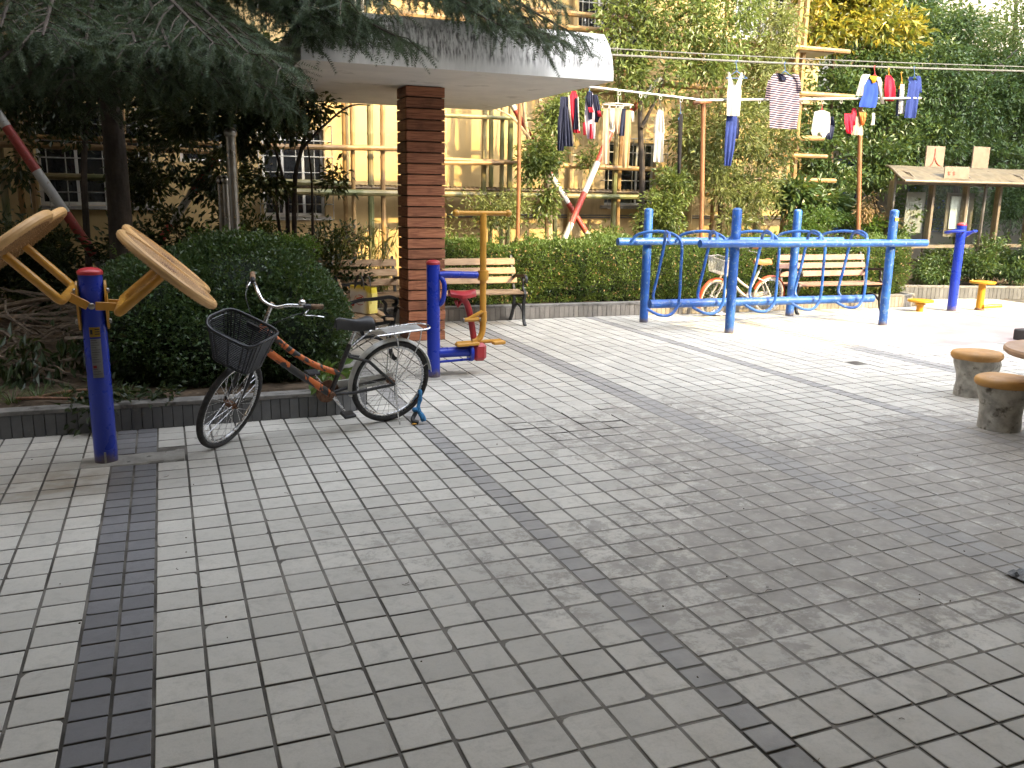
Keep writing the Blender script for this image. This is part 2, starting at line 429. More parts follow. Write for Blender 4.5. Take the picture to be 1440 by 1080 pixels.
# walls
q = N('cream_render')
st = q.noise(3.0, 7, .65, vec=q.scaled(q.P, (1.0, 1.0, .16)))
c = q.mix(q.ramp(q.noise(.7, 4), .35, .7), (.37, .268, .125), (.44, .325, .17))
c = q.mix(q.ramp(st, .54, .76, 0, .6), c, (.17, .13, .075))
c = q.mix(q.ramp(q.noise(6, 7, .7), .62, .72, 0, .7), c, (.36, .31, .22)); q.bump(q.noise(90, 4), .3, .006)
M['cream'] = q.fin(c, .9, 0, .2)
M['greywall'] = mk('grey_render', (.27, .255, .235), .9, var=.12, vs=1.5, bump=.3, bs=60, col2=(.28, .26, .24), m2=(3, .55, .75))
M['palewall'] = mk('pale_render', (.46, .44, .40), .9, var=.08, vs=1.5)
M['farwall'] = mk('far_pale_render', (.24, .215, .175), .9, var=.15, vs=1.5)
q = N('stained_white_canopy')
sx = q.n('ShaderNodeSeparateXYZ'); q.l(q.P, sx.inputs[0])
v1 = q.noise(9, 6, .7, vec=q.scaled(q.P, (1, 1, .12)))
v2 = q.noise(42, 5, .7, vec=q.scaled(q.P, (1, 1, .09)))
big = q.noise(1.3, 4, .6)
zm = q.math('MULTIPLY', q.ramp(sx.outputs[2], 2.85, 2.97), q.ramp(sx.outputs[2], 3.30, 3.14))
sm = q.math('MULTIPLY', q.math('MULTIPLY', q.ramp(v2, .40, .66), q.ramp(big, .30, .52)), zm)
c = q.mix(q.ramp(v1, .35, .7), (.84, .84, .83), (.68, .68, .67))
c = q.mix(q.math('MULTIPLY', sm, .92), c, (.05, .048, .046))
c = q.mix(q.math('MULTIPLY', q.ramp(v1, .48, .72), q.ramp(sx.outputs[2], 2.83, 3.05, 0, .55)), c, (.19, .185, .178)); q.bump(q.noise(60, 4), .2, .004)
M['canopy'] = q.fin(c, .8, 0, .3)
M['soffit'] = mk('canopy_soffit', (.60, .575, .54), .85, var=.07, vs=2.5, bump=.15, bs=50, col2=(.36, .34, .31), m2=(2.5, .55, .75))
M['glass'] = mk('window_glass', (.012, .014, .016), .08, var=.2, spec=.6)
M['frame'] = mk('white_window_frame', (.42, .41, .38), .5, var=.1)
M['grille'] = mk('iron_window_grille', (.30, .29, .26), .55, .2, var=.25, vs=20)
M['bluegrille'] = mk('blue_window_grille', (.02, .08, .24), .5)
M['pinkboard'] = mk('cream_signboard', (.15, .112, .082), .6, var=.15)
M['redink'] = mk('red_lettering', (.45, .05, .025), .6)
M['redfade'] = mk('faded_red_lettering', (.22, .03, .015), .7)
M['paper'] = mk('notice_paper', (.62, .62, .60), .7, var=.05, vs=30)
M['roofsheet'] = mk('weathered_roof_sheet', (.095, .078, .046), .65, var=.35, vs=4, col2=(.05, .036, .02), m2=(4, .5, .66))
M['bronze'] = mk('bronze_frame', (.20, .165, .125), .45, .5, var=.15, vs=10)
M['white'] = mk('white_paint', (.45, .43, .40), .55, var=.08)
M['label'] = mk('silver_label', (.34, .335, .32), .5, .2, var=.1, vs=40)
M['labelyellow'] = mk('yellow_label', (.55, .33, .03), .5)
M['ink'] = mk('dark_print', (.05, .05, .05), .6)
M['cable'] = mk('grey_cable', (.10, .10, .095), .6)
M['caststool'] = mk('ochre_stool_paint', (.42, .215, .055), .62, var=.18, vs=6, bump=.3, bs=60, col2=(.52, .50, .46), m2=(13, .66, .70))
M['tabletop'] = mk('reddish_table_top', (.42, .25, .14), .6, var=.15, vs=5, bump=.2, bs=60)
M['darkstone'] = mk('dark_stone', (.035, .03, .028), .7, var=.2)
# foliage
M['box'] = leafmat('boxwood_leaf', (.022, .050, .018), (.062, .105, .036), (.040, .074, .028), .28, .32, 3)
M['hedge'] = leafmat('hedge_leaf', (0.056, 0.109, 0.025), (0.147, 0.210, 0.050), (0.091, 0.147, 0.034), .35, .4, 2.5)
M['cedar'] = leafmat('cedar_needle', (.020, .040, .021), (.072, .102, .050), (.040, .068, .035), .15, .55, 2.2)
M['osman'] = leafmat('osmanthus_leaf', (0.074, 0.119, 0.030), (0.203, 0.243, 0.070), (0.128, 0.169, 0.046), .4, .36, 1.3)
M['olive'] = leafmat('olive_leaf', (0.101, 0.130, 0.041), (0.243, 0.263, 0.092), (0.169, 0.186, 0.065), .38, .4, 1.3)
M['ivy'] = leafmat('dark_leaf', (0.026, 0.062, 0.021), (0.104, 0.156, 0.044), (0.055, 0.099, 0.029), .33, .38, 1.1)
M['magn'] = leafmat('yellowing_leaf', (0.100, 0.130, 0.020), (0.420, 0.300, 0.030), (0.160, 0.170, 0.030), .4, .35, 2.2)
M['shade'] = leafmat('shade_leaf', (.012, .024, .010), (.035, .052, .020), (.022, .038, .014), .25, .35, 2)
M['green'] = leafmat('fresh_leaf', (.05, .11, .02), (.10, .17, .035), (.07, .13, .02), .4, .4, 3)
M['blade'] = leafmat('blade_leaf', (.06, .085, .02), (.14, .15, .06), (.09, .12, .03), .35, .45, 3)
M['dead'] = leafmat('dead_leaf', (.16, .10, .045), (.30, .20, .09), (.22, .14, .06), .3, .7, 3)
M['grass'] = leafmat('grass_blade', (.03, .06, .015), (.07, .10, .03), (.05, .075, .02), .3, .6, 4)
M['twig'] = mk('dry_twig', (.115, .085, .06), .9, var=.4, vs=20)
# ------------------------------------------------------------------ ground and paving
rng = np.random.default_rng(7); random.seed(7)
g = MB().sheet([[(x, y, -.06) for x in (-400, -60, -20, 20, 60, 400)] for y in (-400, -60, -14, 20, 60, 400)]).build('ground', M['asphalt']); setp(g, kind='structure')

pave = thing('pavement', 'grey square tile paving with darker tile bands', 'paving'); del pave['category']; del pave['label']
pave['kind'] = 'structure'
def dustiness(x, y):
    d = 0
    for (cx, cy, r, k) in DIRTY:
        t = math.hypot(x-cx, y-cy); d += k*max(0, 1-(t/(r*1.25))**1.5)
    return min(1, d)
gx = np.concatenate([np.arange(-5, -1.6, .3), np.arange(-1.6, 8.2, .05), np.arange(8.2, 18, .3)])
gy = np.concatenate([np.arange(-4.5, 4.6, .05), np.arange(4.6, 8.4, .2)])
V = []
for y in gy:
    for x in gx:
        d = dustiness(x, y)
        nz = noise.noise((x*2.1, y*2.1, 1.7))*.5+noise.noise((x*7, y*7, 3.1))*.3
        k = d+nz*.55-.02
        z = -.0062+.0075*max(0, min(1, (k-.05)/.6))
        V.append((x, y, min(z, -.0021)))
nx = len(gx); ny = len(gy)
I = np.arange(nx*ny).reshape(ny, nx)
F = np.stack([I[:-1, :-1], I[:-1, 1:], I[1:, 1:], I[1:, :-1]], -1).reshape(-1, 4)
np_obj('joint_bed', V, F, M['joint'], pave, smooth=True)

# column layout in tile units: (start, width, dark)
cols = []
def run(u, n, wd, dark=0):
    for i in range(n): cols.append((u+i*wd, wd, dark))
    return u+n*wd
run(-22.2, 10, 1); run(-12.2, 1, .70, 1); run(-11.5, 10, 1); run(-1.5, 2, .75, 1)
u = run(0, 10, 1); u = run(u, 1, .72, 1); u = run(u, 10, 1); u = run(u, 2, .70, 1); u = run(u, 10, .96)
u = run(u, 1, .72, 1); u = run(u, 10, .96); u = run(u, 2, .72, 1); u = run(u, 10, 1); u = run(u, 1, .72, 1); u = run(u, 10, 1); u = run(u, 2, .72, 1); u = run(u, 12, 1)
def tile_template(wd, ln, gxm, gym, ch=.0022):
    a, b = wd/2-gxm/2, ln/2-gym/2; ia, ib = a-ch, b-ch
    V = [(-ia, -ib, 0), (ia, -ib, 0), (ia, ib, 0), (-ia, ib, 0), (-a, -b, -ch), (a, -b, -ch), (a, b, -ch), (-a, b, -ch), (-a, -b, -.02), (a, -b, -.02), (a, b, -.02), (-a, b, -.02)]
    F = [(0, 1, 2, 3), (4, 5, 1, 0), (5, 6, 2, 1), (6, 7, 3, 2), (7, 4, 0, 3), (8, 9, 5, 4), (9, 10, 6, 5), (10, 11, 7, 6), (11, 8, 4, 7)]
    return np.array(V), np.array(F)
tmpl = {}; tmesh = {}
def chipped_mesh(wd, ln, v, rd):
    a, b = wd/2-.006, ln/2-.00575; c = v % 4
    cs = [(-a, -b), (a, -b), (a, b), (-a, b)]; out = []
    for k in range(4):
        if k != c: out.append(cs[k]); continue
        px_, py_ = cs[k]; e1, e2 = rd.uniform(.008, .035), rd.uniform(.008, .035)
        p1 = (px_, py_-math.copysign(e1, py_)); p2 = (px_-math.copysign(e2, px_), py_); m_ = (px_-math.copysign(e2*.35, px_), py_-math.copysign(e1*.3, py_))
        out += [p1, m_, p2] if k in (0, 2) else [p2, m_, p1]
    n = len(out); V = [(x*(1-.0022/a), y*(1-.0022/b), 0) for x, y in out]+[(x, y, -.0022) for x, y in out]+[(x, y, -.02) for x, y in out]
    F = [tuple(range(n))]+[(n+i, n+(i+1) % n, (i+1) % n, i) for i in range(n)]+[(2*n+i, 2*n+(i+1) % n, n+(i+1) % n, n+i) for i in range(n)]
    return V, F, [0]*(n+1)+[1]*n
tiles = []
HOLE = (38.5*T, 19.25*T)
for ci, (u0, wd, dark) in enumerate(cols):
    ln = .73 if dark else 1.0
    off = random.uniform(-.04, .04)+(.12 if u0 < -.8 else 0)
    v = -26+off
    while v < 43.5:
        cx, cy = (u0+wd/2)*T, (v+ln/2)*T; v += ln
        if -2.62*T < cx < 1.0*T and 12.1*T < cy < 13.5*T: continue
        if abs(cx-HOLE[0]) < .06 and abs(cy-HOLE[1]) < .09: continue
        if cy > 7.46-.055*(cx-3.5) and cx > 1.6 and cx < 11.4: continue
        if cx < 1.45 and cy > 2.96: continue
        q = atz_inv = None
        tiles.append((cx, cy, wd, ln, dark))
# size of each tile in the picture
CI = cam.matrix_world.inverted()
def px_of(x, y, z=0):
    p = CI @ Vector((x, y, z))
    if p.z > -.1: return None
    return 720+1217*p.x/-p.z, 540-1217*p.y/-p.z, -p.z
size = []
for i, (cx, cy, wd, ln, dk) in enumerate(tiles):
    p = px_of(cx, cy)
    if p is None or not (-15 < p[0] < 1455 and 0 < p[1] < 1095): continue
    size.append((wd*ln/p[2]**3, i))
size.sort(reverse=True); near = set(i for _, i in size[:300])
JV, JF, JD = {0: [], 1: []}, {0: [], 1: []}, None
cnt = {0: 0, 1: 0}
for i, (cx, cy, wd, ln, dk) in enumerate(tiles):
    key = (round(wd, 2), dk)
    if key not in tmpl: tmpl[key] = tile_template(wd*T, ln*T, .012, .0115)
    V0, F0 = tmpl[key]
    dz = random.uniform(-.0007, .0012); rx, ry, rz = random.gauss(0, .003), random.gauss(0, .003), random.gauss(0, .006)
    uu, vv = cx/T, cy/T
    dd = math.hypot((uu-16.6)/2.9, (vv-12.9)/2.6)                    # heaved patch
    if dd < 1.15:
        rx += random.uniform(-.032, .032); ry += random.uniform(-.032, .032); rz += random.uniform(-.03, .03); dz += random.uniform(.0, .009)*(1.2-dd)+.001
    if i in near:
        vr = random.randrange(12) if random.random() < .22 else -1; key = key+(vr,)
        if vr >= 0 and key not in tmesh:
            cv, cf, cmi = chipped_mesh(wd*T, ln*T, vr, random)
            me = bpy.data.meshes.new('tile'); me.from_pydata(cv, [], cf); me.materials.append(M['darktile'] if dk else M['tile']); me.materials.append(M['tileside']); me.polygons.foreach_set('material_index', cmi); me.shade_flat(); tmesh[key] = me
        if key not in tmesh:
            me = bpy.data.meshes.new('tile'); me.from_pydata([tuple(a) for a in V0], [], [tuple(f) for f in F0]); me.materials.append(M['darktile'] if dk else M['tile']); me.materials.append(M['tileside']); me.polygons.foreach_set('material_index', [0]*5+[1]*4); me.shade_flat(); tmesh[key] = me
        o = bpy.data.objects.new('tile', tmesh[key]); C.objects.link(o); o.parent = pave
        o.location = (cx, cy, dz); o.rotation_euler = (rx, ry, rz)
    else:
        Mx = np.array(Matrix.Rotation(rz, 3, 'Z') @ Matrix.Rotation(ry, 3, 'Y') @ Matrix.Rotation(rx, 3, 'X'))
        JV[dk].append(V0 @ Mx.T+np.array((cx, cy, dz))); JF[dk].append(F0+cnt[dk]); cnt[dk] += len(V0)
for nm_, k_, m_ in (('far_tiles', 0, 'tile'), ('far_band_tiles', 1, 'darktile')):
    o = np_obj(nm_, np.concatenate(JV[k_]), np.concatenate(JF[k_]), M[m_], pave, kind='stuff'); o.data.materials.append(M['tileside'])
    o.data.polygons.foreach_set('material_index', np.tile(np.array([0]*5+[1]*4, np.int32), len(o.data.polygons)//9))

def rough_sheet(poly_fn, x0, x1, y0, y1, z, step, amp, m, name, parent=None, kind=None, under=-.03):
    """slab with a ragged outline; poly_fn(x,y)>0 inside"""
    xs = np.arange(x0, x1+1e-6, step); ys = np.arange(y0, y1+1e-6, step); mb = MB(); idx = {}
    V = []; F = []
    def vid(i, j):
        if (i, j) not in idx:
            x, y = xs[i], ys[j]; e = poly_fn(x, y)
            idx[(i, j)] = len(V)
            V.append((x, y, (z+noise.noise((x*9, y*9, 5))*amp) if e > step*.3 else under))
        return idx[(i, j)]
    for i in range(len(xs)-1):
        for j in range(len(ys)-1):
            if max(poly_fn(xs[i+a], ys[j+b]) for a in (0, 1) for b in (0, 1)) > 0:
                F.append((vid(i, j), vid(i+1, j), vid(i+1, j+1), vid(i, j+1)))
    mb.add(V, F); return mb.build(name, m, parent, kind=kind)
def rect_fn(x0, x1, y0, y1, rag=.02):
    return lambda x, y: min(x-x0, x1-x, y-y0, y1-y)+noise.noise((x*11, y*11, 2))*rag
rough_sheet(rect_fn(-2.62*T, 1.02*T, 12.06*T, 13.5*T, .015), -.52, .24, 2.06, 2.42, .003, .02, .003, M['concrete'], 'mortar_patch', pave)
rough_sheet(rect_fn(2.2, 2.75, 3.9, 4.28, .03), 2.1, 2.85, 3.8, 4.4, .0035, .025, .002, M['concrete'], 'mortar_patch', pave)
def redfn(x, y):
    return min(y-3.93+.05*max(0, 9-x), 5.55-y, x-8.25-.25*abs(y-4.5))
rp = rough_sheet(redfn, 8.1, 17, 3.8, 5.7, .0045, .08, .0008, M['redpave'], 'red_paving', None, 'structure', under=-.01)

# ------------------------------------------------------------------ planter kerbs
def along(path, step):
    P = [Vector((*p, 0)) for p in path]; out = []; carry = 0
    for a, b in zip(P[:-1], P[1:]):
        L = (b-a).length; d = (b-a)/L; t = carry
        while t < L: out.append((a+d*t, d)); t += step
        carry = t-L
    return out
def curb(name, label, path, h, tw, mtile, depth=.12, side=1):
    o = thing(name, label, 'planter kerb', (*path[0], 0))
    org = Vector((*path[0], 0))
    P = [Vector((*p, 0)) for p in path]; n = len(P)
    def offs(k):
        out = []
        for i in range(n):
            d = (P[min(i+1, n-1)]-P[max(i-1, 0)]).normalized(); nn = Vector((-d.y, d.x, 0))*side
            out.append(P[i]+nn*k)
        return out
    fr, bk = offs(.011), offs(depth); mb = MB()
    dense = []
    for i in range(n-1):
        m_ = max(1, int((P[i+1]-P[i]).length/.12))
        for k in range(m_): dense.append((fr[i].lerp(fr[i+1], k/m_), bk[i].lerp(bk[i+1], k/m_)))
    dense.append((fr[-1], bk[-1]))
    prof = lambda a, b, i: [a, a+Vector((0, 0, h-.035))]
    V = []; F = []
    for a, b in dense:
        V += [a+Vector((0, 0, -.03)), a+Vector((0, 0, h-.03)), b+Vector((0, 0, h-.03)), b+Vector((0, 0, -.03))]
    for i in range(len(dense)-1):
        for j in range(4): F.append((i*4+j, i*4+(j+1) % 4, i*4+4+(j+1) % 4, i*4+4+j))
    F += [(0, 1, 2, 3), tuple(len(V)-4+k for k in (3, 2, 1, 0))]
    MB().add(V, F).build('backing', M['mortar'], o, org=org)
    V = []; F = []
    for i, (a, b) in enumerate(dense):
        e = (a-b).normalized(); wv = noise.noise((a.x*4, a.y*4, 9))*.006
        A = a+e*(.016+wv)
        V += [A+Vector((0, 0, h-.029)), A+Vector((0, 0, h-.004+wv)), A-e*.008+Vector((0, 0, h+.002+wv)), b+e*.008+Vector((0, 0, h+.003)), b+Vector((0, 0, h-.005)), b+Vector((0, 0, h-.029))]
    for i in range(len(dense)-1):
        for j in range(6): F.append((i*6+j, i*6+(j+1) % 6, i*6+6+(j+1) % 6, i*6+6+j))
    F += [(0, 1, 2, 3, 4, 5), tuple(len(V)-6+k for k in (5, 4, 3, 2, 1, 0))]
    MB().add(V, F).build('coping', M['coping'], o, org=org)
    tm = MB().box(-tw/2+.0022, tw/2-.0022, -.012, .0, -.005, h-.031, .002).mesh('kerb_tile', mtile, 0)
    for p, d in along(path, tw):
        nn = Vector((-d.y, d.x, 0))*side
        share(tm, 'kerb_tile', o, p-org+nn*(.011+random.uniform(-.001, .001)), (0, 0, math.atan2(d.y, d.x) if side > 0 else math.atan2(d.y, d.x)))
    return o
arc = [(1.18+.40*math.sin(t), 3.33-.40*math.cos(t)) for t in [i*math.pi/2/6 for i in range(7)]]
curb('planter_kerb', 'dark grey tiled kerb with rounded corner behind the black bicycle', [(-3.6, 3.02), (-1.0, 2.985)]+arc+[(1.6, 5.4), (1.62, 7.32)], .19, .068, M['curbtile'])
curb('planter_kerb', 'long pale tiled kerb in front of the clipped hedge', [(1.75, 7.52), (3.5, 7.45), (11.3, 7.03), (11.42, 7.15), (11.6, 8.6)], .19, .072, M['curbtile2'])
curb('planter_kerb', 'dark tiled kerb below the glass notice case', [(11.9, 8.05), (12.5, 7.80), (14.1, 7.3), (18, 6.1)], .22, .075, M['curbtile'])
def soil(name, fn, x0, x1, y0, y1, z, step):
    o = rough_sheet(fn, x0, x1, y0, y1, z, step, .05, M['earth'], name, None, 'structure', under=-.02); return o
soil('soil', lambda x, y: min(1.52-x, y-3.10, 10.8-y, x+9), -9, 1.6, 3.0, 10.9, .17, .11)
soil('soil', lambda x, y: min(x-1.45, y-(7.57-.054*(x-3.5)), 10.8-y, 11.5-x), 1.4, 11.6, 6.9, 10.9, .16, .15)
soil('soil', lambda x, y: min(x-11.6, y-(8.16-.33*(x-11.9)), 14-y, 22-x), 11.5, 22, 4.6, 14, .16, .25)

# ------------------------------------------------------------------ buildings
def wall_mesh(x0, x1, z0, z1, y, opens, deep=.14, back=.3):
    xs = sorted({x0, x1, *[o[0] for o in opens], *[o[1] for o in opens]}); zs = sorted({z0, z1, *[o[2] for o in opens], *[o[3] for o in opens]})
    mb = MB()
    for a, b in zip(xs[:-1], xs[1:]):
        for c, d in zip(zs[:-1], zs[1:]):
            if any(o[0] <= a and b <= o[1] and o[2] <= c and d <= o[3] for o in opens): continue
            mb.add([(a, y, c), (b, y, c), (b, y, d), (a, y, d)], [(0, 1, 2, 3)])
    for (a, b, c, d) in [o[:4] for o in opens]:
        k = y+deep
        mb.add([(a, y, c), (b, y, c), (b, y, d), (a, y, d), (a, k, c), (b, k, c), (b, k, d), (a, k, d)], [(0, 4, 5, 1), (1, 5, 6, 2), (2, 6, 7, 3), (3, 7, 4, 0)])
    Y = y+back
    mb.add([(x0, y, z0), (x1, y, z0), (x1, y, z1), (x0, y, z1), (x0, Y, z0), (x1, Y, z0), (x1, Y, z1), (x0, Y, z1)], [(0, 3, 7, 4), (1, 5, 6, 2), (3, 2, 6, 7), (4, 7, 6, 5)])
    return mb
def window(b, org, a, bb, c, d, y, deep=.14, mull=1, grille=None, gm='grille', sill=True, bars=(.13, .2), frm='frame'):
    w_ = MB(); t = .045; k = y+deep-.05
    for (p, q_, r, s_) in [(a, bb, c, c+t), (a, bb, d-t, d), (a, a+t, c+t, d-t), (bb-t, bb, c+t, d-t)]: w_.box(p, q_, k, k+.045, r, s_)
    for i in range(mull):
        xm = a+(bb-a)*(i+1)/(mull+1); w_.box(xm-.02, xm+.02, k+.003, k+.042, c+t, d-t)
    wo = w_.build('window', M[frm], b, 0, org=org)
    xsn = [a+t]+[a+(bb-a)*(i+1)/(mull+1) for i in range(mull)]+[bb-t]
    for p, q_ in zip(xsn[:-1], xsn[1:]): MB().box(p+.003, q_-.003, k+.015, k+.022, c+t, d-t).build('pane', M['glass'], wo, 0)
    for ch in wo.children: ch.location = -Vector(org)
    if sill: MB().box(a-.08, bb+.08, y-.07, y+.10, c-.06, c-.003, .008).build('sill', M['greywall'], wo, 0).location = -Vector(org)
    if grille:
        gmb = MB(); yo = y-grille
        n = max(2, int((bb-a+.16)/bars[0])); m_ = max(2, int((d-c+.1)/bars[1]))
        for i in range(n+1):
            x = a-.08+(bb-a+.16)*i/n; gmb.tube([(x, yo, c-.05), (x, yo, d+.05)], .008, 5)
        for j in range(m_+1):
            z = c-.05+(d-c+.1)*j/m_
            gmb.tube([(a-.08, y, z), (a-.08, yo-.004, z), (bb+.08, yo-.004, z), (bb+.08, y, z)], .009, 5)
        gmb.build('grille', M[gm], wo, kind='stuff').location = -Vector(org)
    return wo
YF = 10.85
bo = Vector((-12, YF, 0))
b1 = thing('apartment_building', 'cream rendered apartment block behind the bamboo scaffold and laundry', 'building', bo)
W1 = [(-1.5, .02, 1.42, 2.74), (.43, 1.2, 2.08, 2.62), (1.62, 2.58, 1.28, 2.62), (7.62, 8.66, 1.5, 2.62), (-6.5, -4.5, 1.4, 2.8), (7.0, 8.3, 4.2, 5.6), (1.7, 3.3, 4.4, 5.8), (-1.5, .2, 4.4, 5.8), (10.2, 11.4, 4.6, 5.9)]
wall_mesh(-12, 12.2, 0, 9.2, YF, W1, .14, 7).build('wall', M['cream'], b1, 0, org=bo)
for i, o in enumerate(W1): window(b1, bo, *o, YF, mull=(0 if i == 1 else 2), grille=(.28 if i in (0, 2, 3, 4) else .06 if i > 4 else None), bars=(.24, .235) if i < 5 else (.12, .5), sill=i != 1)
MB().box(-12, 12.32, YF-.10, YF-.001, 3.46, 3.60, .01).build('ledge', M['cream'], b1, 0, org=bo)
MB().box(9.9, 11.9, YF-.75, YF-.002, 4.30, 4.40, .015).build('awning', M['palewall'], b1, 0, org=bo)
for x in (4.55, 6.9, 9.4):
    MB().tube([(x, YF-.09, .1), (x, YF-.09, 9.1)], .05, 8).build('drain_pipe', M['cream'], b1, org=bo)
for z in (.98, 1.02): MB().tube([(3.9, YF-.03, z+.3), (12, YF-.03, z+.3)], .012, 5).build('cable', M['cable'], b1, org=bo)

b2o = Vector((13.2, 14.5, 0))
b2 = thing('apartment_building', 'pale building with blue window bars behind the notice case', 'building', b2o)
W2 = [(16.0, 17.2, .9, 2.6), (18.6, 20.4, .9, 2.6), (23, 25, .9, 2.6), (21.6, 22.7, 4.3, 5.6)]
wall_mesh(13.2, 40, 0, 4.1, 14.5, W2[:3], .14, .3).build('wall', M['farwall'], b2, 0, org=b2o)
for o in W2[:3]: window(b2, b2o, *o, 14.5, mull=2, grille=.06, gm='bluegrille', frm='bluegrille', bars=(.16, .16))
b3o = Vector((20, 19, 0))
b3 = thing('apartment_building', 'grey rendered block rising over the trees at the top corner', 'building', b3o)
W3 = [(30.4, 32.2, 4.9, 7.2), (36, 38, 4.9, 7.2)]
wall_mesh(14.0, 60, 0, 12, 22, W3, .2, 8).build('wall', M['greywall'], b3, 0, org=b3o)
for o in W3: window(b3, b3o, *o, 22, mull=1, frm='bronze')
# the block behind the camera whose shade lies over the near paving (two roof heights)
b4o = Vector((0, -5, 0))
b4 = thing('apartment_building', 'tall flat roofed block with an added slab overhead to shade the near paving', 'building', b4o)
wall_mesh(-9.4, 9.8, 0, 15.5, -16, [], .1, 11).build('wall', M['palewall'], b4, 0, org=b4o)
wall_mesh(9.81, 60, 0, 6.17, -16, [], .1, 10.998).build('low_wing', M['palewall'], b4, 0, org=b4o)
MB().box(-9.4, 9.6, -4.998, .9, 4.5, 4.7, .01).build('added_overhang', M['greywall'], b4, 0, org=b4o)  # unseen overhang added to darken the paving towards the camera
for x in (-8, -4.6): MB().box(x-.15, x+.15, .4, .7, 0, 4.498, .01).build('overhang_post', M['greywall'], b4, 0, org=b4o)

b5o = Vector((-9.5, 0, 0))
b5 = thing('apartment_building', 'unseen block added to screen skylight from the shaded end of the court', 'building', b5o)
MB().box(-22, -9.5, -21.8, 10.8, 0, 17).build('wall', M['palewall'], b5, 0, org=b5o)  # added block out of view, keeps skylight off the shaded wall
for y in (-6, -1, 4):
    for z in (1.2, 4.2, 7.2): MB().box(-9.52, -9.47, y, y+1.5, z, z+1.4).build('window', M['glass'], b5, 0, org=b5o)

b6o = Vector((22, 0, 0))
b6 = thing('apartment_building', 'unseen block added to cut skylight at the open end of the court', 'building', b6o)
MB().box(22, 34, -4, 11.8, 0, 14).build('wall', M['greywall'], b6, 0, org=b6o)  # added block out of view, hides sky to dim the open end
for y in (-2, 2, 6):
    for z in (1.2, 4.2, 7.2): MB().box(21.97, 22.02, y, y+1.5, z, z+1.4).build('window', M['glass'], b6, 0, org=b6o)

# ------------------------------------------------------------------ bamboo scaffold with red and white braces
sco = Vector((4, 10.1, 0))
scf = thing('bamboo_scaffold', 'bamboo pole scaffold with red and white braces along the cream wall', 'scaffold', sco)
def bamboo(a, b, r, m, name='pole', seed=0):
    a, b = Vector(a), Vector(b); L = (b-a).length; n = max(3, int(L/.34)); rd = random.Random(seed)
    pts = []; rr = []
    for i in range(n+1):
        t = i/n
        bow = Vector((noise.noise((seed*3.1, t*2, 0)), noise.noise((seed*1.7, t*2, 5)), 0))*.03*math.sin(math.pi*t)
        for dt, k in ((-.02/L, 1), (0, 1.13), (.02/L, 1)) if 0 < i < n else ((0, 1),):
            pts.append(a.lerp(b, max(0, min(1, t+dt)))+bow); rr.append(r*k*(1-.12*t))
    return MB().tube(pts, rr, 8).build(name, M[m], scf, org=sco)
YS = 10.15
vert = [(14, 0, 'greenbamboo', .05), (36, 1, 'bamboo', .045), (57, 0, 'bamboo', .04), (172, 0, 'greenbamboo', .05), (184, 1, 'bamboo', .045), (488, 1, 'bamboo', .036), (498, 0, 'bamboo', .034), (522, 1, 'greenbamboo', .05), (540, 0, 'bamboo', .04),
        (679, 0, 'greenbamboo', .045), (689, 1, 'greenbamboo', .042), (705, 0, 'greenbamboo', .04), (714, 1, 'greenbamboo', .05), (861, 0, 'greenbamboo', .048), (868, 1, 'bamboo', .04), (1000, 0, 'bamboo', .04), (1100, 0, 'bamboo', .055), (1108, 1, 'bamboo', .05), (1060, 1, 'greenbamboo', .04), (-90, 0, 'bamboo', .05), (330, 1, 'greenbamboo', .045), (620, 0, 'bamboo', .04), (780, 1, 'greenbamboo', .045)]
for i, (px, dp, m, r) in enumerate(vert):
    p = at(px, 330, YS+dp*.12)
    bamboo((p.x, p.y, .1), (p.x+random.uniform(-.06, .06), p.y, 6.4), r, m, 'pole', i+1)
for i, (xa, xb, z, dy, m, r) in enumerate([(-6, 1.3, 3.02, -.09, 'bamboo', .036), (-6, 2.9, 2.35, -.09, 'bamboo', .035), (-2.2, 1.4, 2.22, -.1, 'bamboo', .045), (-6, 2.8, 1.84, -.08, 'greenbamboo', .05), (1.4, 4.2, 2.30, -.1, 'bamboo', .042), (3.7, 6.2, 2.20, -.12, 'bamboo', .04), (3.8, 5.3, 2.12, -.2, 'bamboo', .036), (3.8, 5.8, 2.86, -.08, 'greenbamboo', .036),
                           (5.6, 8.7, 2.16, -.09, 'bamboo', .045), (1.6, 8.3, 1.66, -.11, 'greenbamboo', .05), (8.2, 8.9, 1.62, -.12, 'bamboo', .04), (8.4, 12.15, 2.02, -.1, 'bamboo', .05), (9.0, 12.25, 1.75, -.11, 'bamboo', .06), (8.8, 11.9, 2.45, -.1, 'bamboo', .045), (8, 12.4, 3.55, -.1, 'bamboo', .055), (3.5, 12.2, 4.3, -.1, 'bamboo', .05), (10.6, 11.75, 2.75, -.13, 'bamboo', .055), (-6, 8, 4.55, -.1, 'bamboo', .05)]):
    bamboo((xa, YS+dy, z), (xb, YS+dy, z+random.uniform(-.05, .05)), r, m, 'ledger', 40+i)
pm = MB()
for j in range(7): pm.tube([(1.5, YS+.02+j*.075, 1.735), (8.3, YS+.02+j*.075, 1.735)], .028, 5)
for i in range(90): x = 1.5+6.8*i/89; pm.box(x, x+.028, YS-.02, YS+.52, 1.765, 1.78)
pm.build('platform', M['mat'], scf, org=sco, kind='stuff')
q = N('red_white_bands'); tc = q.n('ShaderNodeUVMap'); sx = q.n('ShaderNodeSeparateXYZ'); q.l(tc.outputs[0], sx.inputs[0])
fr_ = q.math('FRACT', q.math('MULTIPLY', sx.outputs[0], .9)); f = q.math('GREATER_THAN', fr_, .5)
c = q.mix(f, q.mix(q.noise(18, 5), (.50, .49, .47), (.36, .35, .33)), q.mix(q.noise(14, 4), (.36, .045, .03), (.25, .035, .03)))
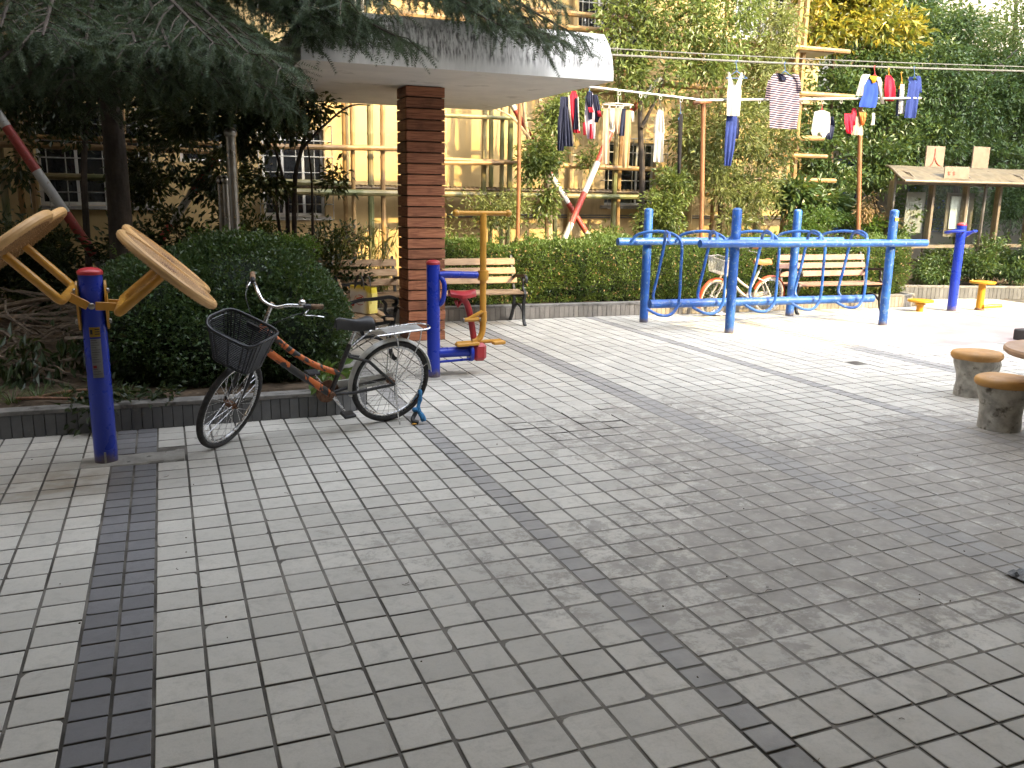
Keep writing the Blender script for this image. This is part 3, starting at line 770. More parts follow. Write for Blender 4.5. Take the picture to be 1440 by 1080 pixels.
c = q.mix(q.ramp(q.noise(30, 5), .62, .7), c, (.20, .16, .12)); M['banded'] = q.fin(c, .55)
def brace(pa, ya, pb, yb, r=.042, phase=0.0, ext=(0, 0)):
    a = at(*pa, ya); b = at(*pb, yb); d = (b-a).normalized(); a = a-d*ext[0]; b = b+d*ext[1]
    L = (b-a).length; n = 24; mb = MB(); pts = [a.lerp(b, i/n) for i in range(n+1)]
    mb.tube(pts, r, 10)
    o = mb.build('brace', M['banded'], scf, org=sco)
    me = o.data; uvl = me.uv_layers.new(name='UVMap')
    for lp in me.loops:
        v = Vector(me.vertices[lp.vertex_index].co)+sco
        uvl.data[lp.index].uv = ((v-a).dot(d)+phase, 0)
    return o
brace((0, 165), 8.2, (146, 378), 8.0, .055, .35, (1.2, .9))
brace((308, 215), 9.3, (243, 312), 9.0, .05, .25, (.2, .5))
brace((778, 252), 9.7, (834, 342), 9.5, .045, 0.0, (.1, .5))
brace((862, 178), 9.6, (792, 340), 9.3, .05, .1, (.35, .4))
brace((722, 150), 9.7, (762, 222), 9.7, .045, .2, (.3, .3))
brace((912, 128), 9.7, (880, 165), 9.7, .05, .0, (.3, .0))

# ------------------------------------------------------------------ concrete canopy on the slatted pillar
cx0, cx1, cy0, cy1, cz = 1.36, 4.47, 4.70, 8.32, 2.806
cno = Vector((2.9, 6.24, 0))
cn = thing('concrete_canopy', 'white concrete canopy with black rain stains on one wooden pillar', 'canopy', cno)
prof = [(0, 0), (0, .05), (.004, .14), (.016, .24), (.036, .33), (.06, .40), (.082, .452)]
V = []; F = []
def ring(ins, z):
    a, b, c_, d = cx0+ins, cx1-ins, cy0+ins, cy1-ins; P = []
    for (p, q_) in [((a, c_), (b, c_)), ((b, c_), (b, d)), ((b, d), (a, d)), ((a, d), (a, c_))]:
        for i in range(24): t = i/24; P.append((p[0]+(q_[0]-p[0])*t, p[1]+(q_[1]-p[1])*t, z))
    return P
for ins, dz in prof: V += ring(ins, cz+dz)
n = 96
for i in range(len(prof)-1):
    for j in range(n): F.append((i*n+j, i*n+(j+1) % n, (i+1)*n+(j+1) % n, (i+1)*n+j))
F.append(tuple((len(prof)-1)*n+j for j in range(n)))
MB().add(V, F).build('fascia', M['canopy'], cn, 50, org=cno)
MB().sheet([[(x, y, cz+.002) for x in np.linspace(cx0+.002, cx1-.002, 9)] for y in np.linspace(cy0+.002, cy1-.002, 9)][::-1]).build('soffit', M['soffit'], cn, org=cno)
px0, px1, py0, py1 = 2.66, 3.10, 6.03, 6.45
MB().box(px0+.03, px1-.03, py0+.03, py1-.03, -.02, cz).build('pillar_core', M['darkwood'], cn, 0, org=cno)
nb = 24; hb = cz/nb; th = .026
sf = MB().box(-(px1-px0)/2+.002, (px1-px0)/2-.002, -th/2, th/2, -hb/2+.007, hb/2-.007, .003).mesh('slat', M['slat'], 0)
ss = MB().box(-(py1-py0)/2+th+.006, (py1-py0)/2-th-.006, -th/2, th/2, -hb/2+.007, hb/2-.007, .003).mesh('slat', M['slat'], 0)
for i in range(nb):
    z = hb*(i+.5)
    j = lambda: random.uniform(-.003, .003)
    share(sf, 'slat', cn, Vector(((px0+px1)/2+j(), py0+th/2+j(), z))-cno, (0, 0, random.uniform(-.006, .006)))
    share(sf, 'slat', cn, Vector(((px0+px1)/2+j(), py1-th/2+j(), z))-cno)
    share(ss, 'slat', cn, Vector((px0+th/2+j(), (py0+py1)/2, z))-cno, (0, 0, R(90)))
    share(ss, 'slat', cn, Vector((px1-th/2+j(), (py0+py1)/2, z))-cno, (0, 0, R(90)))
# ------------------------------------------------------------------ exercise machines
def dome(r, h, n=6): return [(r*math.cos(i*math.pi/2/n), h*math.sin(i*math.pi/2/n)) for i in range(n+1)]
def post_mesh(name, x, y, r, h, parent, org, m='blue', n=24):
    return MB().lathe([(r, -.02), (r, h)], (x, y, 0), n).build(name, M[m], parent, org=org)
def cap(x, y, z, r, parent, org, m='red', h=.03):
    return MB().lathe([(r*1.06, z-.005), (r*1.08, z+.008)]+[(a*1.08, z+.008+b) for a, b in dome(r, h)[1:]], (x, y, 0), 24).build('cap', M[m], parent, org=org)
def bolt(p, d, parent, org, r=.014, name='bolt'):
    d = Vector(d).normalized(); Mx = d.to_track_quat('Z', 'Y').to_matrix()
    return MB().lathe([(r, 0), (r, .008), (r*.7, .014), (.0001, .016)], p, 10, Mx).build(name, M['steel'], parent, org=org)

# two pairs of tai chi wheels on a blue post
po = Vector((-.295, 2.247, 0))
tw = thing('arm_wheel_machine', 'blue exercise post carrying four tan pebbled arm wheels on yellow arms', 'exercise machine', po)
post_mesh('post', po.x, po.y, .068, 1.17, tw, po); cap(po.x, po.y, 1.17, .068, tw, po)
MB().box(po.x-.006, po.x+.006, po.y-.074, po.y-.06, .0, .075).build('foot_slot', M['concrete'], tw, 0, org=po)
def curved_patch(name, m, a0, a1, z0, z1, r, parent, org, n=8):
    G = [[(po.x+r*math.cos(a), po.y+r*math.sin(a), z) for a in np.linspace(R(a0), R(a1), n+1)] for z in (z0, z1)]
    return MB().sheet(G, (0, 0, 0)).build(name, M[m], parent, org=org)
lab = curved_patch('label_plate', 'label', 247, 297, .545, .785, .0695, tw, po)
lby = curved_patch('warning_strip', 'labelyellow', 247, 297, .795, .855, .0695, tw, po)
for i in range(15):
    if i in (10, 11): continue
    l_ = random.uniform(.5, .94); curved_patch('print_line', 'ink', 250, 250+44*l_, .775-i*.0148, .7775-i*.0148, .0701, lab, po).location = (0, 0, 0)
curved_patch('red_mark', 'red', 252, 268, .605, .622, .0702, lab, po)
for i in range(3): curved_patch('print_line', 'ink', 272, 294, .838-i*.014, .844-i*.014, .0701, lby, po)
curved_patch('picture_mark', 'ink', 251, 262, .812, .84, .0701, lby, po)
nearY, farY = po.y-.385, po.y+.385
def wheel(cn_, nrm, side):
    Mx = Vector(nrm).normalized().to_track_quat('Z', 'Y').to_matrix()
    rr = .335
    o = MB().lathe([(.0001, -.022), (rr*.86, -.026), (rr*.95, -.024), (rr*.99, -.012), (rr, .004), (rr*.985, .018), (rr*.95, .026), (rr*.90, .027), (rr*.885, .014), (.0001, .013)], cn_, 48, Mx).build('wheel', M['disc'], tw, 30, org=po)
    pm = MB(); rd = random.Random(3)
    for sgn, z0 in ((1, .013), (-1, -.025)):
        for k in range(3, 19):
            rad = rr*.87*k/18.5; m_ = int(2*math.pi*rad/.030)
            for j in range(m_):
                a = 2*math.pi*(j+.5*(k % 2))/m_
                b_ = .0095; V = []
                c_ = Vector((rad*math.cos(a), rad*math.sin(a), z0))
                V = [c_+Vector((b_*math.cos(t), b_*math.sin(t), 0)) for t in (0, 1.257, 2.513, 3.77, 5.027)]+[c_+Vector((0, 0, sgn*.0085))]
                F = [(i, (i+1) % 5, 5) if sgn > 0 else ((i+1) % 5, i, 5) for i in range(5)]
                pm.add([Mx @ v+Vector(cn_) for v in V], F)
    pm.build('pebbles', M['pad'], o, 60, org=po, kind='stuff')
    MB().lathe([(.055, .0135), (.05, .019), (.0001, .0195)], cn_, 20, Mx).build('hub_plate', M['steel'] if side < 0 else M['rust'], o, org=po)
    return o
def round_arm(pts, r, name, m='orange', parent=None, org=None, n=10):
    return MB().tube(pts, r, n).build(name, M[m], parent, org=org)
for side, nr in ((-1, (-.63, .12, .77)), (1, (.655, -.10, .75))):
    if side < 0:
        c1 = at(1, 353, nearY); e1 = at(13, 367, nearY); b1_ = at(86, 424, nearY)
    else:
        c1 = at(236, 380, nearY); e1 = at(226, 388, nearY); b1_ = at(166, 441, nearY)
    dxy = Vector((0, farY-nearY, 0))
    c2 = c1+dxy+Vector((0, 0, 0)); e2 = e1+dxy; b2_ = b1_+dxy
    vd = (c1-CAM).normalized(); nv = Vector(nr).normalized(); nv = (nv-vd*(nv.dot(vd)+(.075 if side > 0 else -.09))).normalized(); nr = tuple(nv)
    e1 = c1-nv*.02; e2 = c2-nv*.02
    wheel(c1, nr, side); wheel(c2, nr, side)
    k = .07
    path = [e1, e1.lerp(b1_, .5), b1_.lerp(e1, .12)]+[p for p in bez(b1_.lerp(e1, .10), b1_, b1_.lerp(b2_, .12), 5)]+[b2_.lerp(b1_, .12)]+[p for p in bez(b2_.lerp(b1_, .11), b2_, b2_.lerp(e2, .10), 5)]+[e2.lerp(b2_, .5), e2]
    round_arm(path, .026, 'fork', parent=tw, org=po)
    mid = (b1_+b2_)/2
    for yy in (-.085, .085):
        MB().bar((mid.x, po.y+yy, mid.z), (po.x+side*.02, po.y+yy, .985), .012, .05, ch=.002).build('link_bar', M['orange'], tw, 0, org=po)
    MB().lathe([(.11, -.006), (.11, .006)], (po.x+side*.078, po.y, .98), 20, Matrix.Rotation(R(90), 3, 'Y') @ Matrix.Diagonal((1.35, .55, 1))).build('bracket', M['orange'], tw, org=po)
    bolt((po.x+side*.086, po.y-.02, 1.07), (side, 0, 0), tw, po, .017); bolt((po.x+side*.086, po.y-.02, .885), (side, 0, 0), tw, po, .017)
bolt((po.x, po.y-.092, .985), (0, -1, 0), tw, po, .02)

# rider machine: blue post, yellow lever, red saddle
ro = Vector((2.378, 4.072, 0)); Y = ro.y
rd_ = thing('rider_machine', 'blue post machine with yellow T handle and red saddle beside the pillar', 'exercise machine', ro)
post_mesh('post', ro.x, Y, .060, 1.045, rd_, ro); cap(ro.x, Y, 1.045, .060, rd_, ro)
round_arm([(ro.x+.05, Y-.02, .945), (ro.x+.12, Y-.03, .95), (2.80, Y, .935)], .033, 'arm', 'blue', rd_, ro, 12)
round_arm(spline([(ro.x+.055, Y-.03, .93), (ro.x+.085, Y-.05, .88), (ro.x+.088, Y-.05, .78), (ro.x+.07, Y-.04, .70), (ro.x+.04, Y-.02, .67)], 4), .022, 'grab_bar', 'blue', rd_, ro)
round_arm([(2.855, Y, 1.49), (2.858, Y, .95), (2.86, Y, .47)]+bez((2.86, Y, .47), (2.86, Y, .315), (2.755, Y, .312), 6), .030, 'lever', 'orange', rd_, ro, 12)
h = MB().tube([(2.60, Y, 1.497), (3.095, Y, 1.497)], .022, 10).build('handle', M['orange'], rd_, org=ro)
for x in (2.595, 3.10): MB().sphere((x, Y, 1.497), .034).build('knob', M['orange'], h, org=ro)
MB().lathe([(.05, -.045), (.052, 0), (.05, .045)], (2.858, Y, .932), 16).build('collar', M['orange'], rd_, org=ro)
MB().lathe([(.038, -.05), (.038, .05)], (2.858, Y, .545), 14).build('collar', M['orange'], rd_, org=ro)
for a, b in ((2.575, 2.80), (2.94, 3.06)): MB().bar((a, Y-.06, .300), (b, Y-.05, .305), .07, .03, ch=.006).build('foot_rest', M['orange'], rd_, 0, org=ro)
MB().tube([(2.60, Y, .305), (3.04, Y, .312)], .018, 8).build('foot_bar', M['orange'], rd_, org=ro)
round_arm(spline([(2.79, Y+.02, .25), (2.765, Y+.02, .42), (2.735, Y+.02, .58), (2.70, Y+.02, .68), (2.66, Y+.02, .72), (2.64, Y+.02, .77)], 4), .030, 'seat_post', 'red', rd_, ro, 12)
G = []
for i in range(9):
    t = i/8; x = 2.53+.25*t; hw = .035+.07*math.sin(math.pi*min(1, t*.9+.12))**1.5*(1 if t > .25 else .7); zz = .808-.012*math.sin(math.pi*t)
    G.append([(x, Y+hw*s_, zz-.035*abs(s_)**2.2) for s_ in np.linspace(-1, 1, 9)])
MB().sheet(G[::-1], (0, 0, -.03)).build('saddle', M['red'], rd_, org=ro)
MB().tube([(2.655, Y+.03, .70), (2.62, Y+.03, .65), (2.60, Y+.02, .70)], .02, 8).build('saddle_spring', M['red'], rd_, org=ro)
MB().tube([(2.70, Y-.045, .535), (2.84, Y-.035, .60)], .018, 8).build('link_bar', M['orange'], rd_, org=ro)
MB().tube([(2.66, Y-.05, .53), (2.80, Y-.05, .53)], .020, 8).build('pivot', M['orange'], rd_, org=ro)
bolt((2.655, Y-.05, .53), (-1, 0, 0), rd_, ro, .022); bolt((2.805, Y-.05, .53), (1, 0, 0), rd_, ro, .022)
MB().tube([(ro.x+.03, Y, .225), (2.76, Y, .225)], .048, 14).build('base_arm', M['blue'], rd_, org=ro)
MB().tube([(ro.x+.05, Y-.03, .145), (2.76, Y-.03, .155)], .012, 8).build('stay', M['blue'], rd_, org=ro)
MB().lathe([(.086, -.015), (.086, .015)], (2.735, Y, .215), 20, Matrix.Rotation(R(90), 3, 'Y')).build('flange', M['blue'], rd_, org=ro)
MB().box(2.752, 2.88, Y-.075, Y+.075, .135, .305, .03).build('end_block', M['red'], rd_, 50, org=ro)

# blue frame of posts, beams and hanging loops
ko = Vector((7.7, 6.1, 0))
rk = thing('bar_frame', 'worn blue steel frame of four posts, long beams and hanging loops', 'exercise machine', ko)
PA, PB, PC, PD = (6.109, 6.667), (6.690, 5.537), (8.53, 6.651), (9.181, 5.522)
for (x, y), hh in ((PA, 1.52), (PB, 1.55), (PC, 1.525), (PD, 1.55)):
    p_ = MB().lathe([(.058, -.02), (.058, hh-.03)]+[(a, hh-.03+b) for a, b in dome(.058, .03)[1:]], (x, y, 0), 20).build('post', M['rackblue'], rk, org=ko)
    MB().lathe([(.064, -.03), (.064, .03)], (x, y, 1.10), 20).build('clamp', M['rackblue'], p_, org=ko)
    bolt((x-.06, y-.03, 1.10), (-.6, -.8, 0), p_, ko, .013); bolt((x+.06, y-.03, 1.10), (.6, -.8, 0), p_, ko, .013)
MB().box(PD[0]-.03, PD[0]+.03, PD[1]-.0595, PD[1]-.05, 1.40, 1.44).build('sticker', M['labelyellow'], rk, 0, org=ko)
MB().tube([(6.1, 5.42, 1.125), (9.69, 5.42, 1.11)], .048, 16).build('beam', M['rackblue'], rk, org=ko)
MB().tube([(5.6, 6.55, 1.09), (9.28, 6.55, 1.085)], .048, 16).build('beam', M['rackblue'], rk, org=ko)
MB().tube([(5.84, 6.08, .325), (9.5, 6.08, .29)], .056, 16).build('lower_beam', M['rackblue'], rk, org=ko)
for i, px in enumerate((957, 1020, 1093, 1157, 1218)):
    p = at(px, 380, 5.95); x = p.x
    f = spline([(x-.42, 6.50, 1.09), (x-.36, 6.42, 1.19), (x-.20, 6.22, 1.235), (x-.07, 6.03, 1.20), (x-.005, 5.95, 1.08), (x, 5.945, .75), (x, 5.94, .45), (x-.03, 5.93, .30), (x-.14, 5.92, .20), (x-.28, 5.96, .20), (x-.40, 6.05, .27)], 5)
    MB().tube(f, .0195, 8).build('loop', M['rackblue'], rk, org=ko)
    b = spline([(x-.50, 5.47, 1.14), (x-.42, 5.58, 1.22), (x-.30, 5.85, 1.25), (x-.16, 6.10, 1.20), (x-.12, 6.18, 1.06), (x-.17, 6.20, .72), (x-.23, 6.20, .42), (x-.22, 6.15, .33)], 5)
    MB().tube(b, .0195, 8).build('loop', M['rackblue'], rk, org=ko)

# waist twister: blue post with hoop handles, yellow disc and stool seat
wo_ = Vector((11.45, 6.43, 0))
ws = thing('waist_twister', 'blue post with hoop handles between two small yellow seats', 'exercise machine', wo_)
post_mesh('post', wo_.x, wo_.y, .068, 1.31, ws, wo_); cap(wo_.x, wo_.y, 1.31, .066, ws, wo_)
for s_ in (-1, 1):
    pts = [(wo_.x+s_*.05, wo_.y-.03, 1.14)]+[(wo_.x+s_*(.08+.18*math.sin(t)), wo_.y-.14*math.cos(t), 1.21+.02*math.cos(t)) for t in np.linspace(.1, 3.0, 12)]+[(wo_.x+s_*.05, wo_.y+.03, 1.24)]
    MB().tube(pts, .02, 8).build('handle', M['blue'], ws, org=wo_)
d1 = Vector((10.87, 6.50, 0))
tp = thing('twist_plate', 'low round yellow turning plate on a short stem', 'exercise machine', d1)
MB().lathe([(.05, -.01), (.05, .10), (.075, .105), (.075, .125), (.045, .13), (.045, .15)], d1, 16).build('stem', M['yellow'], tp, org=d1)
MB().lathe([(.185, .15), (.19, .165), (.185, .18), (.0001, .184)], d1, 28).build('plate', M['yellow'], tp, org=d1)
d2 = Vector((11.97, 6.37, 0))
tp2 = thing('twist_stool', 'taller yellow round seat with a foot bar', 'exercise machine', d2)
MB().lathe([(.058, .0), (.052, .42)], d2, 16).build('stem', M['yellow'], tp2, org=d2)
MB().lathe([(.185, .42), (.19, .435), (.185, .452), (.0001, .456)], d2, 28).build('seat', M['yellow'], tp2, org=d2)
MB().tube([d2+Vector((.0, -.06, .06)), d2+Vector((.32, -.12, .075))], .032, 10).build('foot_bar', M['yellow'], tp2, org=d2)
MB().lathe([(.075, -.005), (.07, .03), (.03, .045)], d2, 12).build('base', M['rust'], tp2, org=d2)

# stainless poles behind the round bush
for i, (px, tp_, yy, lab_) in enumerate([(324, 187, 4.75, 'tallest stainless steel pole with ball cap behind the round bush'), (310, 254, 5.3, 'shorter stainless pole with ball cap, outer of the pair'), (317, 254, 5.25, 'shorter stainless pole with ball cap, beside the tallest pole')]):
    t_ = at(px, tp_, yy); o = Vector((t_.x, yy, .12))
    b_ = thing('steel_pole', lab_, 'steel pole', o, group='stainless poles' )
    MB().lathe([(.042 if i == 0 else .032, 0), (.042 if i == 0 else .032, t_.z-.15)], o, 16).build('shaft', M['steel'], b_, org=o)
    MB().sphere((o.x, o.y, t_.z), (.058 if i == 0 else .044,)*2+(.05,), 14, 8).build('ball_cap', M['steel'], b_, org=o)

# ------------------------------------------------------------------ benches
def bench(name, label, loc, rotz, L, wood, sag=0):
    o = thing(name, label, 'bench', loc, rotz, 'slatted park benches')
    for x in (-L/2+.04, L/2-.04):
        e = MB()
        def rib(pts, wd=.028, hg=.05):
            P = spline(pts, 5); P = [Vector((x, a.x, a.y)) if False else Vector((x, a[1], a[2])) for a in P]
            for a, b in zip(P[:-1], P[1:]):
                d = (b-a).normalized(); e.bar(a-d*.004, b+d*.004, wd, hg, up=(0, d.z, -d.y) if abs(d.z) < 2 else (0, 1, 0))
        q = lambda y, z: Vector((0, y, z))
        rib([q(.33, 0), q(.27, .06), q(.20, .20), q(.18, .36), q(.22, .50), q(.27, .66), q(.33, .82), q(.35, .86)], .03, .042)          # rear leg and back
        rib([q(-.27, 0), q(-.22, .05), q(-.19, .18), q(-.20, .32), q(-.24, .40), q(-.21, .44), q(-.12, .43)], .03, .042)                   # front leg
        rib([q(-.20, .405), q(-.05, .375), q(.08, .37), q(.19, .40)], .03, .04)                                                                # seat rail
        rib([q(.24, .58), q(.10, .62), q(-.06, .63), q(-.20, .645), q(-.27, .62), q(-.27, .575), q(-.23, .565)], .032, .034)                  # arm rest
        rib([q(-.20, .44), q(-.155, .50), q(-.165, .57), q(-.13, .61)], .022, .03)                                                            # scroll
        rib([q(-.19, .16), q(-.06, .24), q(.08, .24), q(.18, .17)], .022, .028)
        e.build('iron_end', M['iron'], o, 60)
    wm = M[wood]
    seat = MB().box(-L/2, L/2, -.042, .042, -.014, .014, .005).mesh('slat', wm, 0)
    for k in range(4): share(seat, 'slat', o, (random.uniform(-.006, .006), -.195+k*.108, .425-.012*math.sin(k)), (R(-3 if k else 4), 0, 0))
    back = MB().box(-L/2, L/2, -.012, .012, -.045, .045, .005).mesh('slat', wm, 0)
    for k in range(3): share(back, 'slat', o, (random.uniform(-.006, .006), .205+.045*k, .555+.118*k), (R(-19), 0, 0))
    return o
bench('park_bench', 'slatted bench holding the yellow and white bag', (1.99, 5.71, 0), R(90), 1.5, 'benchwood')
bench('park_bench', 'bench half hidden by leaves on the bush side of the pillar', (2.12, 7.12, 0), 0, 1.5, 'benchwood')
bench('park_bench', 'bench between the pillar and the clipped hedge', (3.72, 7.08, 0), R(-2), 1.5, 'benchwood')
bench('park_bench', 'pink faded bench behind the blue frame', (9.5, 6.93, 0), R(-3), 1.6, 'pinkbench')
# shopping bag on the bench
bgp = Vector((2.03, 5.46, .44))
bag = thing('shopping_bag', 'yellow and white shopping bag with red print on the bench', 'bag', bgp, R(-62))
G = []
for s_ in (0, 1):
    pass
def bag_shell(z0, z1, grow=0.0, n=12):
    V = []; ring_ = []
    rows = [z0+(z1-z0)*i/8 for i in range(9)]
    for z in rows:
        t = (z)/.30
        hx, hy = .165+.012*t+grow, .075-.035*t+grow
        for k in range(28):
            a = 2*math.pi*k/28; ca, sa = math.cos(a), math.sin(a)
            x = hx*math.copysign(abs(ca)**.45, ca); y = hy*math.copysign(abs(sa)**.45, sa)
            V.append((x+.006*math.sin(z*30+k), y+.007*math.sin(k*1.9+z*21), z))
    F = [(i*28+j, i*28+(j+1) % 28, (i+1)*28+(j+1) % 28, (i+1)*28+j) for i in range(8) for j in range(28)]
    return MB().add(V, F+[tuple(range(28))[::-1]])
q = N('printed_bag'); tc = q.n('ShaderNodeTexCoord'); sx = q.n('ShaderNodeSeparateXYZ'); q.l(tc.outputs['Object'], sx.inputs[0])
e = q.math('ADD', q.ramp(sx.outputs[2], .20, .27), q.math('MULTIPLY', q.ramp(sx.outputs[0], .06, .15), .8))
c = q.mix(q.math('MINIMUM', q.math('ADD', e, q.ramp(q.noise(9, 3), .55, .75, 0, .4)), 1), (.66, .66, .63), (.70, .55, .03)); M['bagmat'] = q.fin(c, .5)
bag_shell(0, .27).build('body', M['bagmat'], bag)
V = MB()
for k in range(14):
    a = k*math.pi*2/14; a2 = (k+1)*math.pi*2/14
    V.add([(.03+.085*math.cos(a), -.0775+.0, .135+.055*math.sin(a)), (.03+.085*math.cos(a2), -.0775, .135+.055*math.sin(a2)), (.03+.078*math.cos(a2), -.0778, .135+.048*math.sin(a2)), (.03+.078*math.cos(a), -.0778, .135+.048*math.sin(a))], [(0, 1, 2, 3)] if k % 4 else [])
V.build('print_ring', M['redink'], bag, 0)
MB().bar((-.02, -.079, .14), (.075, -.079, .165), .004, .022).build('print_mark', M['redink'], bag, 0)
MB().lathe([(.03, 0), (.028, .002), (.0001, .0022)], (-.085, -.0775, .09), 12, Matrix.Rotation(R(90), 3, 'X')).build('print_dot', M['redink'], bag)
for s_ in (-1, 1):
    MB().tube(spline([(-.075, s_*.045, .24), (-.06, s_*.045, .33), (0, s_*.05, .385), (.05, s_*.045, .34), (.065, s_*.045, .24)], 5), .014, 6, flat=.3).build('handle', M['blackplastic'], bag)

# ------------------------------------------------------------------ bicycles
def wheel_parts(parent, c, r, Mx, tyre, rim, tr=.021, nsp=32, xf=None):
    X = xf if xf is not None else Matrix()
    def ringtube(R_, rr, n=56, m=10, flat=1.0):
        pts = [Vector(c)+Mx @ Vector((R_*math.cos(2*math.pi*i/n), 0, R_*math.sin(2*math.pi*i/n))) for i in range(n)]
        return MB().tube(pts, rr, m, closed=True, flat=flat)
    w_ = ringtube(r-tr*2-.006, .011, 56, 8).xf(X).build('wheel', rim, parent)
    ringtube(r-tr, tr).xf(X).build('tyre', tyre, w_)
    a = Mx @ Vector((0, 1, 0))
    MB().tube([Vector(c)-a*.05, Vector(c)-a*.032, Vector(c)-a*.03, Vector(c)+a*.03, Vector(c)+a*.032, Vector(c)+a*.05], [.012, .012, .024, .024, .012, .012], 12).xf(X).build('hub', M['rust'] if tyre == M['rubber'] else M['chrome'], w_)
    sp = MB()
    for i in range(nsp):
        t = 2*math.pi*i/nsp; s_ = 1 if i % 2 else -1; t2 = t+(.55 if (i//2) % 2 else -.55)
        p0 = Vector(c)+a*(s_*.028)+Mx @ Vector((.022*math.cos(t2), 0, .022*math.sin(t2)))
        p1 = Vector(c)+Mx @ Vector(((r-tr*2-.006)*math.cos(t), 0, (r-tr*2-.006)*math.sin(t)))
        sp.tube([p0, p1], .0017, 4, caps=False)
    sp.xf(X).build('spokes', M['chrome'], w_, kind='stuff')
    return w_
def fender(c, r, a0, a1, wd, m, parent, name='fender', X=None):
    G = []
    for i in range(25):
        a = R(a0+(a1-a0)*i/24)
        row = []
        for j in range(7):
            s_ = (j-3)/3; rr = r-.014*s_*s_
            row.append((c[0]+rr*math.cos(a), s_*wd, c[2]+rr*math.sin(a)))
        G.append(row)
    mb = MB().sheet(G); mb.sheet([[(p[0]*1, p[1]*.96, p[2]) if False else (c[0]+(p[0]-c[0])*.992, p[1], c[2]+(p[2]-c[2])*.992) for p in row] for row in G][::-1])
    if X is not None: mb.xf(X)
    return mb.build(name, m, parent)

